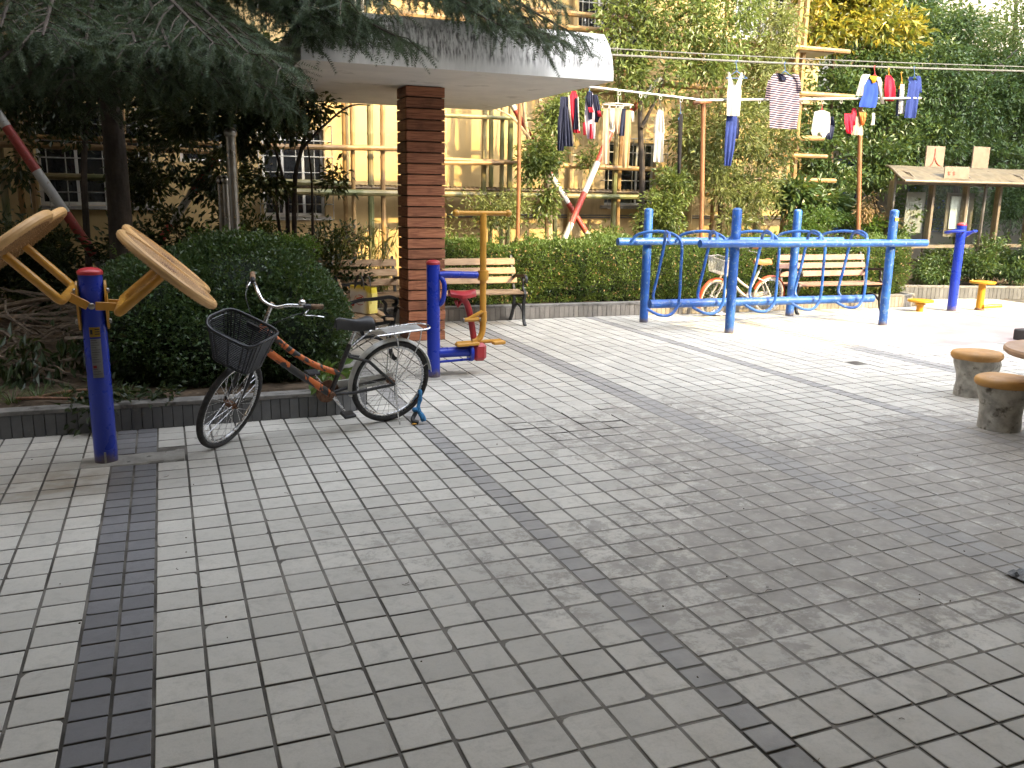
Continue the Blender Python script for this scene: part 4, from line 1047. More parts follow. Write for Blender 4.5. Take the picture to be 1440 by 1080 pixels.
def bicycle(name, label, rear, heading, lean, steer, r, wb, P):
    o = thing(name, label, 'bicycle', (0, 0, 0)); sc_ = P.get('s', 1.0)
    fh = Vector((wb, 0, r)); ang = R(70)
    ax = Vector((-math.cos(ang), 0, math.sin(ang)))
    a0 = fh+Vector((-.045, 0, .01))                        # a point on the steering axis
    X = Matrix.Translation(a0) @ Matrix.Rotation(steer, 4, ax) @ Matrix.Translation(-a0)
    I3 = Matrix.Identity(3)
    wheel_parts(o, (0, 0, r), r, I3, P['tyre'], P['rim'])
    wheel_parts(o, fh, r, I3, P['tyre'], P['rim'], xf=X)
    bb = Vector((P.get('bbx', .405), 0, r-.035)); st = Vector((P.get('stx', .235), 0, .645*P.get('hs', 1))); hb_ = a0+ax*.40; ht = a0+ax*.53
    fr_ = P['frame']; mt = P['tubes']
    def tb(nm, pts, rr, m=None, n=10): return MB().tube(pts, rr, n).build(nm, m or fr_, o)
    tb('down_tube', P['down'](hb_, bb), P.get('dr', .021), P['main'], 12)
    tb('top_tube', P['top'](hb_, ht, bb, st), P.get('dr', .021)*.82, P['main'], 12)
    tb('seat_tube', [bb, st], .0165, P['seat_m'])
    tb('head_tube', [hb_-ax*.02, ht+ax*.02], .022, P['main'])
    tb('bottom_bracket', [bb+Vector((0, -.045, 0)), bb+Vector((0, .045, 0))], .024, M['rust'], 12)
    for s_ in (-1, 1):
        tb('chain_stay', [bb+Vector((-.03, s_*.02, 0)), bb+Vector((-.16, s_*.048, .005)), Vector((0, s_*.062, r))], .011, mt)
        tb('seat_stay', [st+Vector((0.012, s_*.018, -.09)), st.lerp(Vector((0, 0, r)), .4)+Vector((0, s_*.045, 0)), Vector((0, s_*.062, r))], .010, mt)
    tb('seat_pin', [st-(bb-st).normalized()*-.02, st+(st-bb).normalized()*.15], .0125, M['chrome'])
    sp_ = st+(st-bb).normalized()*.155
    G = []
    for i in range(11):
        t = i/10; x = sp_.x+.17-.27*t; hw = .022+.062*(max(0, t-.3)/.7)**1.3*(1 if t < .95 else .86); zz = sp_.z+.045+.012*math.cos(t*5.5)
        G.append([(x, hw*s_, zz-.050*abs(s_)**2.6-(.01 if t in (0, 1) else 0)) for s_ in np.linspace(-1, 1, 11)])
    sd2 = MB().sheet(G, (0, 0, -.028)).build('saddle', P['saddle'], o)
    MB().tube([sp_+Vector((.10, 0, .01)), sp_+Vector((-.09, .03, .005)), sp_+Vector((-.09, -.03, .005)), sp_+Vector((.10, 0, .01))], .006, 6).build('saddle_rail', M['rust'], sd2)
    # fork, stem, handlebar (all turn with the front wheel)
    for s_ in (-1, 1):
        MB().tube([a0+ax*.385+Vector((0, s_*.038, 0)), a0+ax*.15+Vector((.006, s_*.045, 0)), fh+Vector((0, s_*.05, 0))], [.014, .013, .009], 10).xf(X).build('fork_blade', P['fork'], o)
    MB().box(-.02, .02, -.052, .052, -.018, .018, .01).xf(X @ Matrix.Translation(a0+ax*.385) @ Matrix.Rotation(R(-20), 4, 'Y')).build('fork_crown', P['fork'], o)
    ss_ = a0+ax*(.53); se = a0+ax*P['stem']
    MB().tube([ss_, se], .0125, 10).xf(X).build('stem', M['chrome'], o)
    bw = P['bar_w']; f_ = Vector((1, 0, 0))
    hbp = spline([se+Vector((-P['sweep'], -bw, P['rise'])), se+Vector((-P['sweep']*.55, -bw*.8, P['rise'])), se+Vector((.0, -bw*.45, P['rise']*.8)), se+Vector((.03, -.05, .0)), se+Vector((.03, .05, .0)), se+Vector((.0, bw*.45, P['rise']*.8)), se+Vector((-P['sweep']*.55, bw*.8, P['rise'])), se+Vector((-P['sweep'], bw, P['rise']))], 5)
    hbar = MB().tube(hbp, .0115, 10).xf(X).build('handlebar', P['bar_m'], o)
    for s_ in (-1, 1):
        g0 = se+Vector((-P['sweep']*.60, s_*bw*.83, P['rise'])); g1 = se+Vector((-P['sweep']*1.02, s_*bw*1.01, P['rise']))
        MB().tube([g0, g0.lerp(g1, .1), g0.lerp(g1, .5), g1], [.016, .018, .0165, .018], 12).xf(X).build('grip', P['grip'], hbar)
        gd = (g1-g0).normalized()
        MB().tube([g0-gd*.05, g0-gd*.002], .017, 10).xf(X).build('lever_clamp', M['blackplastic'], hbar)
        MB().tube(spline([g0+Vector((.02, 0, -.015)), g0+Vector((.055, 0, -.045)), g0+gd*.06+Vector((.05, 0, -.05)), g0+gd*.12+Vector((.035, 0, -.065))], 4), .006, 6, flat=.7).xf(X).build('brake_lever', M['chrome'], hbar)
        MB().tube(spline([g0+Vector((.03, 0, -.03)), g0+Vector((.14, -s_*.06, -.06)), se+Vector((.12, s_*.03, -.16)), a0+ax*.36+Vector((.06, 0, 0))], 5), .0028, 5).xf(X).build('brake_cable', M['blackplastic'], hbar)
    MB().lathe([(.022, 0), (.024, .012), (.018, .024), (.0001, .03)], se+Vector((-P['sweep']*.35, bw*.66, P['rise']+.012)), 12).xf(X).build('bell', M['chrome'], hbar)
    # basket
    if P['basket'] == 'black':
        bc = a0+ax*.50+Vector((.215, 0, .0)); zt, zb = bc.z+.11, bc.z-.145
        def loop(z, k, sq=.42):
            t_ = (z-zb)/(zt-zb); hx, hy = (.098+.035*t_)*k, (.135+.06*t_)*k; out = []
            for i in range(44):
                a = 2*math.pi*i/44; ca, sa = math.cos(a), math.sin(a)
                dz = (.05*(ca > .2)*(-1)*(ca-.2) if t_ > .9 else 0)
                out.append(Vector((bc.x+hx*math.copysign(abs(ca)**sq, ca), hy*math.copysign(abs(sa)**sq, sa), z+dz*t_)))
            return out
        bk = MB().tube(loop(zt, 1.02), .0115, 8, closed=True, flat=.8).xf(X).build('basket', M['blackplastic'], o)
        wv = MB()
        for k in range(1, 19): wv.tube(loop(zb+(zt-zb)*k/19.5, 1.0), .0042, 4, closed=True)
        L0, L1 = loop(zb, 1), loop(zt, 1.0)
        for i in range(0, 44, 2): wv.tube([L0[i].lerp(L1[i], t_) for t_ in (0, .5, 1)], .0055, 4)
        for i in range(-4, 5): wv.tube([(bc.x-.098, i*.028, zb), (bc.x+.098, i*.028, zb)], .004, 4)
        for i in range(-3, 4): wv.tube([(bc.x+i*.027, -.13, zb), (bc.x+i*.027, .13, zb)], .004, 4)
        wv.tube(L0, .008, 6, closed=True)
        wv.xf(X).build('weave', M['blackplastic'], bk, kind='stuff')
        MB().box(bc.x-.12, bc.x-.105, -.05, .05, zt-.06, zt-.02, .006).xf(X).build('handle_plate', M['blackplastic'], bk)
        for s_ in (-1, 1): MB().tube([Vector((bc.x-.05, s_*.08, zb)), fh+Vector((0, s_*.055, .01))], .0035, 6).xf(X).build('basket_stay', M['chrome'], bk)
    else:
        bc = a0+ax*.50+Vector((.20, 0, .0)); zt, zb = bc.z+.10, bc.z-.11; bk = None
        wv = MB()
        def rl(z):
            t_ = (z-zb)/(zt-zb); hx, hy = .075+.03*t_, .11+.03*t_
            return [Vector((bc.x+a*hx, b*hy, z)) for a, b in [(-1, -1), (-1, 0), (-1, 1), (0, 1), (1, 1), (1, 0), (1, -1), (0, -1)]]
        bk = MB().tube(rl(zt), .007, 6, closed=True).xf(X).build('basket', M['bikewhite'], o)
        for k in range(0, 13): wv.tube(rl(zb+(zt-zb)*k/13), .0028, 4, closed=True)
        for i in range(8):
            for t_ in (0, .33, .66):
                p0 = rl(zb)[i].lerp(rl(zb)[(i+1) % 8], t_); p1 = rl(zt)[i].lerp(rl(zt)[(i+1) % 8], t_); wv.tube([p0, p1], .0028, 4)
        wv.xf(X).build('wire_mesh', M['galv'], bk, kind='stuff')
        MB().box(bc.x-.075, bc.x+.075, -.11, .11, zb-.004, zb+.006).xf(X).build('basket_floor', M['bikewhite'], bk)
    # cranks and guard
    for s_, an in ((1, P['crank']), (-1, P['crank']+180)):
        d = Vector((math.cos(R(an)), 0, math.sin(R(an)))); p0 = bb+Vector((0, s_*.055, 0)); p1 = p0+d*.16+Vector((0, s_*.012, 0))
        ck = MB().tube([p0, p0.lerp(p1, .5), p1], [.015, .012, .010], 8, flat=.7).build('crank', M['chrome'], o)
        MB().box(p1.x-.045, p1.x+.045, p1.y+(0 if s_ > 0 else -.085), p1.y+(.085 if s_ > 0 else 0), p1.z-.012, p1.z+.012, .005).build('pedal', M['blackplastic'], ck)
    MB().tube([bb+Vector((0, -.05, 0)), bb+Vector((0, -.046, 0))], .085, 24).build('chainring', M['rust'], o)
    MB().bar(bb+Vector((.06, -.056, .02)), Vector((-.06, -.066, r)), .008, .09, ch=.003).build('chain_guard', P['guard'], o)
    fender((0, 0, r), r+.022, P['rf'][0], P['rf'][1], .03, P['fender'], o)
    if P.get('ff'): fender((wb, 0, r), r+.022, P['ff'][0], P['ff'][1], .03, P['fender'], o, X=X)
    if P.get('rack'):
        zr = .722; xa, xb = .175, -.275
        lp = [(xa, -.05, zr-.02), (xa-.05, -.068, zr-.012), (-.1, -.07, zr), (xb+.05, -.068, zr+.004), (xb, -.03, zr+.004), (xb, .03, zr+.004), (xb+.05, .068, zr+.004), (-.1, .07, zr), (xa-.05, .068, zr-.012), (xa, .05, zr-.02)]
        ck = MB().tube(spline(lp, 3), .0062, 8, closed=True).build('carrier', M['chrome'], o)
        MB().box(-.21, .10, -.052, .052, zr-.002, zr+.002, .001).build('carrier_plate', M['galv'], ck)
        for s_ in (-1, 1):
            MB().tube(spline([(.04, s_*.07, zr), (.0, s_*.078, zr-.12), (.0, s_*.07, r+.01)], 4), .005, 6).build('carrier_stay', M['chrome'], ck)
            MB().tube(spline([(-.18, s_*.07, zr), (-.165, s_*.078, zr-.1), (-.08, s_*.075, r+.12), (.0, s_*.07, r+.01)], 4), .005, 6).build('carrier_stay', M['chrome'], ck)
            MB().tube([(xa, s_*.05, zr-.02), (.345, s_*.02, .60)], .005, 6).build('carrier_stay', M['chrome'], ck)
        MB().tube([(.0, .068, r), (-.30, .03, r+.13)], .0018, 5).build('fender_stay', M['chrome'], o)
    if P.get('stand'):
        k0 = Vector((.0, .075, r-.02)); MB().tube([k0+Vector((0, 0, .02)), k0+Vector((0, .02, -.09))], .013, 8).build('kickstand_mount', M['chrome'], o)
        MB().tube(P['stand'], .0065, 8).build('kickstand', M['chrome'], o)
    # rest on the ground: heading, lean about the wheel line, then pitch so that the front tyre touches
    Rz = Matrix.Rotation(heading, 4, 'Z'); Rl = Matrix.Rotation(-lean, 4, 'X')
    best = None
    for k in range(-60, 61):
        pit = R(k*.1); Mt = Rz @ Matrix.Rotation(pit, 4, 'Y') @ Rl
        def low(c, X_):
            return min((Mt @ (X_ @ (c+Vector((r*math.cos(t), 0, r*math.sin(t)))))).z for t in np.linspace(0, 2*math.pi, 90))
        a, b = low(Vector((0, 0, r)), Matrix()), low(fh, X)
        if best is None or abs(a-b) < best[0]: best = (abs(a-b), Mt, min(a, b))
    Mt = Matrix.Translation(Vector((*rear, -best[2]))) @ best[1]
    o.matrix_world = Mt
    return o, X, Mt
P1 = dict(dr=.026, bbx=.475, stx=.345, tyre=M['rubber'], rim=M['chrome'], frame=M['bikeorange'], tubes=M['blacktape'], main=M['bikeorange'], seat_m=M['blacktape'], fork=M['blacktape'], saddle=M['saddle'], stem=.70, bar_w=.275, sweep=.15, rise=.045, bar_m=M['chrome'], grip=M['grip'], basket='black', crank=-126, guard=M['fender'], rf=(-12, 172), fender=M['fender'], rack=True, stand=[(.0, .085, .30), (-.01, .12, .12), (-.025, .165, -.018)],
          down=lambda hb, bb: [hb+Vector((-.005, 0, .01)), hb.lerp(bb, .5)+Vector((0, 0, -.005)), bb], top=lambda hb, ht, bb, st: spline([ht+Vector((-.01, 0, -.02)), ht.lerp(bb, .42)+Vector((.0, 0, .03)), ht.lerp(bb, .66)+Vector((-.05, 0, .045)), bb.lerp(st, .42)], 4))
bike, BX, BM = bicycle('bicycle', 'old bicycle with black basket and orange frame wrapped in black tape', (1.60, 2.655), R(194), R(11), R(36), .318, 1.195, P1)
P2 = dict(tyre=M['cream_rubber'], rim=M['chrome'], frame=M['bikewhite'], tubes=M['bikewhite'], main=M['bikewhite'], seat_m=M['bikewhite'], fork=M['bikewhite'], saddle=M['brownseat'], stem=.74, bar_w=.25, sweep=.16, rise=.05, bar_m=M['chrome'], grip=M['brownseat'], basket='wire', crank=20, guard=M['bikewhite'], rf=(20, 195), ff=(-25, 125), fender=M['redorange'], hs=.98,
          down=lambda hb, bb: spline([hb, hb.lerp(bb, .5)+Vector((-.02, 0, -.05)), bb+Vector((0, 0, .02)), bb], 4), top=lambda hb, ht, bb, st: spline([ht, ht.lerp(bb, .45)+Vector((.0, 0, -.0)), bb.lerp(st, .35)], 5))
bike2, _, _ = bicycle('bicycle', 'white step through bicycle with orange mudguards behind the blue frame', (8.36, 6.98), R(182), R(6), R(14), .275, 1.0, P2)
# blue cloth strip tied round the rear wheel
bs = Vector((1.79, 2.53, 0))
tie = thing('cloth_tie', 'twisted blue cloth strip hanging off the rear bicycle wheel', 'cloth', bs)
tp0 = at(590, 548, 2.55); tp1 = at(588, 575, 2.52); tp2_ = at(596, 596, 2.48)
MB().tube(spline([tp0, tp0.lerp(tp1, .4)+Vector((.012, 0, 0)), tp1, tp1.lerp(tp2_, .5)+Vector((.008, -.01, 0)), Vector((tp2_.x, tp2_.y, .02))], 5), [.012, .014, .017, .014, .012, .013, .018, .014, .013, .015, .018, .02, .017, .019, .02, .02, .021, .022, .02, .02, .016], 9).build('strip', M['bluecloth'], tie, org=bs)
MB().sphere((tp1.x-.02, tp1.y, tp1.z-.005), (.028, .022, .02), 9, 6).build('knot', M['bluecloth'], tie, org=bs)
MB().tube(spline([tp1, tp1+Vector((-.035, -.01, -.05)), Vector((tp1.x-.05, tp1.y-.03, .03)), Vector((tp1.x-.01, tp1.y-.04, .015))], 4), .016, 8).build('loop_end', M['blackplastic'], tie, org=bs)
MB().sphere((tp1.x-.045, tp1.y-.05, .008), (.022, .012, .007), 8, 5).build('yellow_tab', M['yellow'], tie, org=bs)
# crumpled sheet by the white bicycle
cr = Vector((7.47, 6.98, 0)); G = []
for i in range(9):
    G.append([(cr.x-.18+.36*j/10+random.uniform(-.02, .02), cr.y-.09+.18*i/8, max(.004, .02+.055*noise.noise((i*.8, j*.6, 3)))) for j in range(11)])
pl = MB().sheet(G).build('plastic_sheet', M['white'], org=cr); setp(pl, 'crumpled white plastic sheet on the paving by the white bicycle', 'plastic sheet')

# ------------------------------------------------------------------ stools and table
def stool(loc, label, seed, lump):
    o = thing('concrete_stool', label, 'stool', loc, 0, 'concrete stools'); L = Vector(loc)
    def wob(v, i, j):
        k = 1+.05*noise.noise((v.x*9+seed, v.y*9, v.z*9))+lump*.13*max(0, math.cos(math.atan2(v.y, v.x)+.9))*(1 if .16 < v.z < .33 else 0)
        return Vector((v.x*k, v.y*k, v.z))
    MB().lathe([(.150, -.01), (.148, .05), (.143, .12), (.148, .18), (.165, .24), (.178, .29), (.182, .335)], (0, 0, 0), 40, wob=wob).build('base', M['stoolcon'], o)
    def wob2(v, i, j): k = 1+.02*noise.noise((v.x*7+seed, v.y*7, 0)); return Vector((v.x*k, v.y*k, v.z+.006*noise.noise((v.x*6, v.y*6, seed))))
    MB().lathe([(.15, .325), (.195, .33), (.206, .345), (.208, .362), (.200, .382), (.185, .392), (.10, .398), (.0001, .4)], (0, 0, 0), 40, wob=wob2).build('seat', M['caststool'], o)
    return o
stool((6.665, 1.90, 0), 'ochre topped concrete stool with a bulging side, farther from the camera', 1.3, 1)
stool((5.90, 1.00, 0), 'ochre topped rough concrete stool with chipped paint, nearest the camera', 4.1, .15)
tc_ = atz(1531, 494, .66)
tb_ = thing('round_table', 'round reddish concrete table edge beside the stools', 'table', (tc_.x, tc_.y, 0))
MB().lathe([(.24, -.01), (.22, .1), (.19, .3), (.20, .5), (.26, .61)], (0, 0, 0), 32).build('pedestal', M['stoolcon'], tb_)
MB().lathe([(.30, .605), (.50, .61), (.52, .625), (.522, .645), (.512, .66), (.0001, .662)], (0, 0, 0), 56).build('table_top', M['tabletop'], tb_)
db = atz(1438, 479, 0)
ds = MB().box(-.06, .10, -.1, .1, 0, .14, .015).build('stone_block', M['darkstone'], org=None); ds.location = (db.x, db.y, 0); setp(ds, 'small dark stone block on the red paving', 'block')
rg = atz(1436, 812, 0)
G = [[(rg.x-.05+.12*i/6, rg.y-.05+.1*j/6, max(.003, .012+.02*noise.noise((i*.9, j*.9, 8)))) for i in range(7)] for j in range(7)]
o = MB().sheet([[(p[0]-rg.x, p[1]-rg.y, p[2]) for p in row] for row in G]).build('dark_rag', M['blacktape']); o.location = (rg.x, rg.y, 0); setp(o, 'crumpled dark rag on the near paving', 'rag')
# ------------------------------------------------------------------ plants
def unit(a): return a/np.maximum(np.linalg.norm(a, axis=-1, keepdims=True), 1e-9)
def leaf_mesh(rg, P, D, L, Wd, fold=.22, curl=.12, jit=.3, six=False):
    n = len(P); D = unit(D); s_ = rg.uniform(1-jit, 1+jit, n)[:, None]
    rnd = rg.normal(size=(n, 3)); rnd[:, 2] += 1.2
    side = unit(np.cross(D, rnd)); nr = np.cross(side, D)
    L_, W_ = L*s_, Wd*s_
    if six:
        pts = [P, P+D*L_*.3+side*W_*.5+nr*W_*fold, P+D*L_*.68+side*W_*.38+nr*(W_*fold-L_*curl*.5), P+D*L_-nr*L_*curl, P+D*L_*.68-side*W_*.38+nr*(W_*fold-L_*curl*.5), P+D*L_*.3-side*W_*.5+nr*W_*fold]
        fs = [(0, 1, 2), (0, 2, 3), (0, 3, 4), (0, 4, 5)]
    else:
        pts = [P, P+D*L_*.45+side*W_*.5+nr*W_*fold, P+D*L_-nr*L_*curl, P+D*L_*.45-side*W_*.5+nr*W_*fold]
        fs = [(0, 1, 2), (0, 2, 3)]
    k = len(pts); V = np.stack(pts, 1).reshape(-1, 3)
    b = (np.arange(n)*k)[:, None, None]
    F = (np.array(fs)[None]+b).reshape(-1, 3)
    return V, F
def in_ellipsoids(rg, E, n, lo=.45, gap=.0, gs=2.2):
    E = np.array(E, float); vol = (E[:, 3]*E[:, 4]*E[:, 5])**.8; pr = vol/vol.sum(); out = []; dirs = []
    while sum(len(o) for o in out) < n:
        k = rg.choice(len(E), n, p=pr); d = unit(rg.normal(size=(n, 3))); rr = rg.uniform(lo**2, 1, n)**.5
        p = E[k, :3]+d*E[k, 3:6]*rr[:, None]*(1+.18*np.sin(d[:, :1]*5+k[:, None])*np.cos(d[:, 2:3]*4))
        if gap > 0:
            keep = np.array([noise.noise(Vector(q)*gs) > -gap for q in p]); p = p[keep]; d = d[keep]
        out.append(p); dirs.append(d)
    return np.concatenate(out)[:n], np.concatenate(dirs)[:n]
def cloud(rg, E, nclus, per, crad, L, Wd, lo=.45, gap=.25, droop=.3, six=False, fold=.22, gs=2.2, out_bias=.5):
    c_, d = in_ellipsoids(rg, E, nclus, lo, gap, gs)
    P = np.repeat(c_, per, 0); dd = np.repeat(d, per, 0)
    o = rg.normal(size=P.shape)*crad*np.array((1, 1, .7)); P = P+o
    D = unit(o)*.8+dd*out_bias+rg.normal(size=P.shape)*.45; D[:, 2] -= droop
    return leaf_mesh(rg, P, D, L, Wd, fold=fold, six=six)
def limb(pts, r0, r1, n=8, sub=5):
    P = spline(pts, sub); m = len(P)
    return P, [r0+(r1-r0)*(i/(m-1))**.8 for i in range(m)]
def plant(name, label, cat, base, limbs, leaves, bark, leafm, group=None, trunk_name='trunk', crown='crown'):
    base = Vector(base); o = thing(name, label, cat, base, 0, group)
    if limbs:
        for i, (pts, r0, r1) in enumerate(limbs):
            P, rr = limb(pts, r0, r1); MB().tube(P, rr, 9 if r0 > .03 else 6).build(trunk_name if i == 0 else 'limb', M[bark], o, org=base)
    if leaves is not None:
        V, F = leaves; np_obj(crown, V, F, M[leafm], o, org=base)
    return o
def ELL(*rows): return [(*at(px, py, y), rx, ry, rz) for (px, py, y, rx, ry, rz) in rows]

# --- deodar cedar over the near end of the canopy
rg = np.random.default_rng(11)
def spray_template(seed):
    g_ = np.random.default_rng(seed); V = []; F = []
    bend = g_.uniform(.0, .35)
    for i in range(10):
        t = i/9; base = np.array((t*.17, 0, -bend*t*t*.17)); m_ = 10 if i < 9 else 13
        for j in range(m_):
            a = 2*math.pi*(j+g_.random())/m_; el = math.radians(g_.uniform(38, 75)) if i < 9 else math.radians(g_.uniform(5, 60))
            ln = g_.uniform(.028, .044)*(1-.2*t)
            d = np.array((math.cos(el), math.sin(el)*math.cos(a), math.sin(el)*math.sin(a)))
            s_ = np.cross(d, (.3, .2, .9)); s_ /= np.linalg.norm(s_)
            k = len(V); V += [base-s_*.0021, base+s_*.0021, base+d*ln]; F.append((k, k+1, k+2))
    k = len(V); V += [(0, .003, 0), (0, -.003, 0), (.17, 0, -bend*.17)]; F.append((k, k+1, k+2))
    return np.array(V), np.array(F)
TM = [spray_template(i) for i in range(6)]
SP, SD, SS = [], [], []                               # spray positions, directions, sizes
tb0 = at(168, 340, 6.6); tbase = Vector((tb0.x, tb0.y, .15))
cedar = thing('cedar_tree', 'dark cedar with drooping needle branches over the canopy', 'tree', tbase)
tp = [tbase, tbase+Vector((.03, -.05, 2)), tbase+Vector((-.03, -.1, 4.5)), tbase+Vector((.0, -.1, 8.5))]
P_, rr_ = limb(tp, .15, .05); MB().tube(P_, rr_, 12).build('trunk', M['darkbark'], cedar, org=tbase)
tips = [(815, 52, 4.35), (790, 60, 4.3), (765, 48, 4.1), (735, 22, 4.3), (705, 36, 4.1), (655, 5, 4.2), (578, 62, 4.2), (556, 50, 4.0), (512, 58, 4.1), (470, 40, 4.2), (448, 52, 4.35),
        (418, 128, 4.5), (405, 150, 4.3), (392, 140, 4.1), (365, 122, 3.9), (340, 140, 4.4), (312, 118, 4.2), (285, 105, 3.7), (260, 128, 4.6), (232, 112, 4.0), (205, 130, 4.4), (170, 100, 3.9), (140, 150, 5.0), (105, 112, 4.2), (85, 140, 5.2), (50, 95, 4.4), (15, 125, 5.0), (-20, 100, 4.2), (-60, 140, 5),
        (430, 45, 4.3), (395, 95, 3.4), (350, 75, 3.3), (300, 60, 3.2), (240, 70, 3.3), (190, 60, 3.4), (120, 65, 3.5), (60, 50, 3.3), (0, 40, 3.4), (600, -12, 4.0), (690, -10, 4.1), (780, 5, 4.2), (540, 5, 3.8), (480, 0, 3.7), (420, 100, 5.2), (380, 60, 5.4), (300, 90, 5.4), (220, 80, 5.5), (140, 90, 5.6), (60, 120, 5.8)]
upper = [(random.uniform(-120, 860), random.uniform(-330, -25), random.uniform(3.2, 6.8)) for _ in range(40)]
wood = MB()
for ti, (px, py, yy) in enumerate(tips+upper):
    tip = at(px, py, yy); big = ti >= len(tips)
    L = math.hypot(tip.x-tbase.x, tip.y-tbase.y)
    s0 = Vector((tbase.x, tbase.y-.06, max(2.4, tip.z+.15+.13*L)))
    mid = s0.lerp(tip, .55)+Vector((random.uniform(-.15, .15), random.uniform(-.15, .15), .10+.09*L))
    P = spline([s0, mid, tip], 12); m_ = len(P)
    wood.tube(P, [.030*(1-.85*i/(m_-1))+.004 for i in range(m_)], 5)
    dist = [0]
    for a, b in zip(P[:-1], P[1:]): dist.append(dist[-1]+(b-a).length)
    LL = dist[-1]; start = max(.25, LL-2.6)
    t = start
    while t < LL:
        i = next((k for k in range(m_) if dist[k] >= t), m_-1); p = P[i]; d = (P[min(i+1, m_-1)]-P[max(i-1, 0)]).normalized()
        sdv = Vector((-d.y, d.x, 0)).normalized()
        for s_ in (-1, 1):
            bl = random.uniform(.28, .60)*(.35+.65*min(1, (LL-t)/.9))
            e = p+(d*.75+sdv*s_*random.uniform(.5, .95)).normalized()*bl+Vector((0, 0, -bl*random.uniform(.10, .50)))
            wood.tube([p, p.lerp(e, .5)+Vector((0, 0, .04)), e], [.006, .005, .003], 3, caps=False)
            k = max(2, int(bl/(.055 if not big else .10)))
            for j in range(k+1):
                q_ = p.lerp(e, (j+.3)/(k+.5))+Vector((0, 0, .04*math.sin(math.pi*j/(k+1))))
                dd = (e-p).normalized()*.8+Vector((random.gauss(0, .55), random.gauss(0, .55), random.uniform(-.75, .45)))
                SP.append(q_); SD.append(dd); SS.append(random.uniform(.65, 1.15)*(1.6 if big else 1))
        t += .14 if not big else .2
    SP.append(P[-2]); SD.append(P[-1]-P[-3]+Vector((0, 0, -.1))); SS.append(1.0)
wood.build('branches', M['darkbark'], cedar, org=tbase, kind='stuff')
SP = np.array([tuple(p) for p in SP]); SD = unit(np.array([tuple(p) for p in SD])); SS = np.array(SS); var = rg.integers(0, 6, len(SP))
VV, FF, off = [], [], 0
for v in range(6):
    V0, F0 = TM[v]; ix = np.where(var == v)[0]
    d = SD[ix]; a = unit(np.cross(d, rg.normal(size=d.shape)*.5+np.array((0, 0, 1)))); b = np.cross(d, a)
    Rm = np.stack([d, a, -b], 2)                       # columns
    Vn = np.einsum('nij,kj->nki', Rm, V0)*SS[ix][:, None, None]+SP[ix][:, None, :]
    Fn = F0[None]+(np.arange(len(ix))*len(V0))[:, None, None]+off
    VV.append(Vn.reshape(-1, 3)); FF.append(Fn.reshape(-1, 3)); off += len(ix)*len(V0)
np_obj('needles', np.concatenate(VV), np.concatenate(FF), M['cedar'], cedar, org=tbase, kind='stuff')
print('cedar sprays', len(SP))

# --- round boxwood bush by the bicycle
rg = np.random.default_rng(21)
bb_ = Vector((.62, 4.0, .15))
def shell_points(rg, n, E, depth):
    out = np.zeros((0, 3)); nr = np.zeros((0, 3))
    E = np.array(E)
    while len(out) < n:
        k = rg.integers(0, len(E), n); d = unit(rg.normal(size=(n, 3)))
        s_ = np.sign(d)*np.abs(d)**.8
        r_ = 1-rg.random(n)**2*depth
        bump = np.array([1+.07*noise.noise(Vector(q)*3.1+Vector((kk*7, 0, 0)))+.05*noise.noise(Vector(q)*9) for q, kk in zip(d, k)])
        p = E[k, :3]+unit(s_)*E[k, 3:6]*(r_*bump)[:, None]
        ins = np.zeros(n, bool)
        for e in E:
            q = (p-e[:3])/(e[3:6]*.78); ins |= (q*q).sum(1) < 1
        keep = ~ins & (p[:, 2] > .16)
        out = np.concatenate([out, p[keep]]); nr = np.concatenate([nr, d[keep]])
    return out[:n], nr[:n]
EB = [(.10, 4.02, .62, .62, .62, .58), (.72, 4.12, .72, .78, .72, .60), (1.02, 3.85, .56, .56, .55, .52), (.45, 3.85, .50, .72, .55, .50), (.62, 4.3, .88, .55, .5, .45)]
Pp, Nn = shell_points(rg, 56000, EB, .24)
D = Nn*.7+rg.normal(size=Pp.shape)*.7+np.array((0, 0, .35))
plant('round_bush', 'rounded dark boxwood bush behind the black bicycle', 'bush', bb_, [([bb_, bb_+Vector((.05, 0, .5)), bb_+Vector((.1, 0, .9))], .05, .02)], leaf_mesh(rg, Pp, D, .032, .020, fold=.15, curl=.1), 'darkbark', 'box')
o = [x for x in C.objects if x.name.startswith('round_bush')][0]
VV_, FF_, k_ = [], [], 0; shoots = MB()
for i in range(46):
    e = EB[i % len(EB)]; dv = Vector((rg.normal(), -abs(rg.normal())*.6, abs(rg.normal())*.9+.2)).normalized(); p0 = Vector((e[0]+dv.x*e[3]*.92, e[1]+dv.y*e[4]*.92, e[2]+dv.z*e[5]*.92)); l_ = rg.uniform(.08, .19); p1 = p0+(dv*.6+Vector((rg.normal()*.3, rg.normal()*.3, .7))).normalized()*l_
    shoots.tube([p0, p1], [.003, .0015], 4); t_ = rg.uniform(.25, 1, 12)[:, None]; P_ = np.array(p0)*(1-t_)+np.array(p1)*t_
    v, f = leaf_mesh(rg, P_, rg.normal(size=P_.shape)*.7+np.array(dv)*.6, .03, .017, .15, .1); VV_.append(v); FF_.append(f+k_); k_ += len(v)
shoots.build('stray_twigs', M['twig'], o, org=bb_, kind='stuff'); np_obj('stray_shoots', np.concatenate(VV_), np.concatenate(FF_), M['green'], o, org=bb_, kind='stuff')
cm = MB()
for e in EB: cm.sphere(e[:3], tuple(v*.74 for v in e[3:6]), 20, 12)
cm.build('dark_filler', M['core'], o, org=bb_)  # solid near-black filler added for the dark depth inside the bush
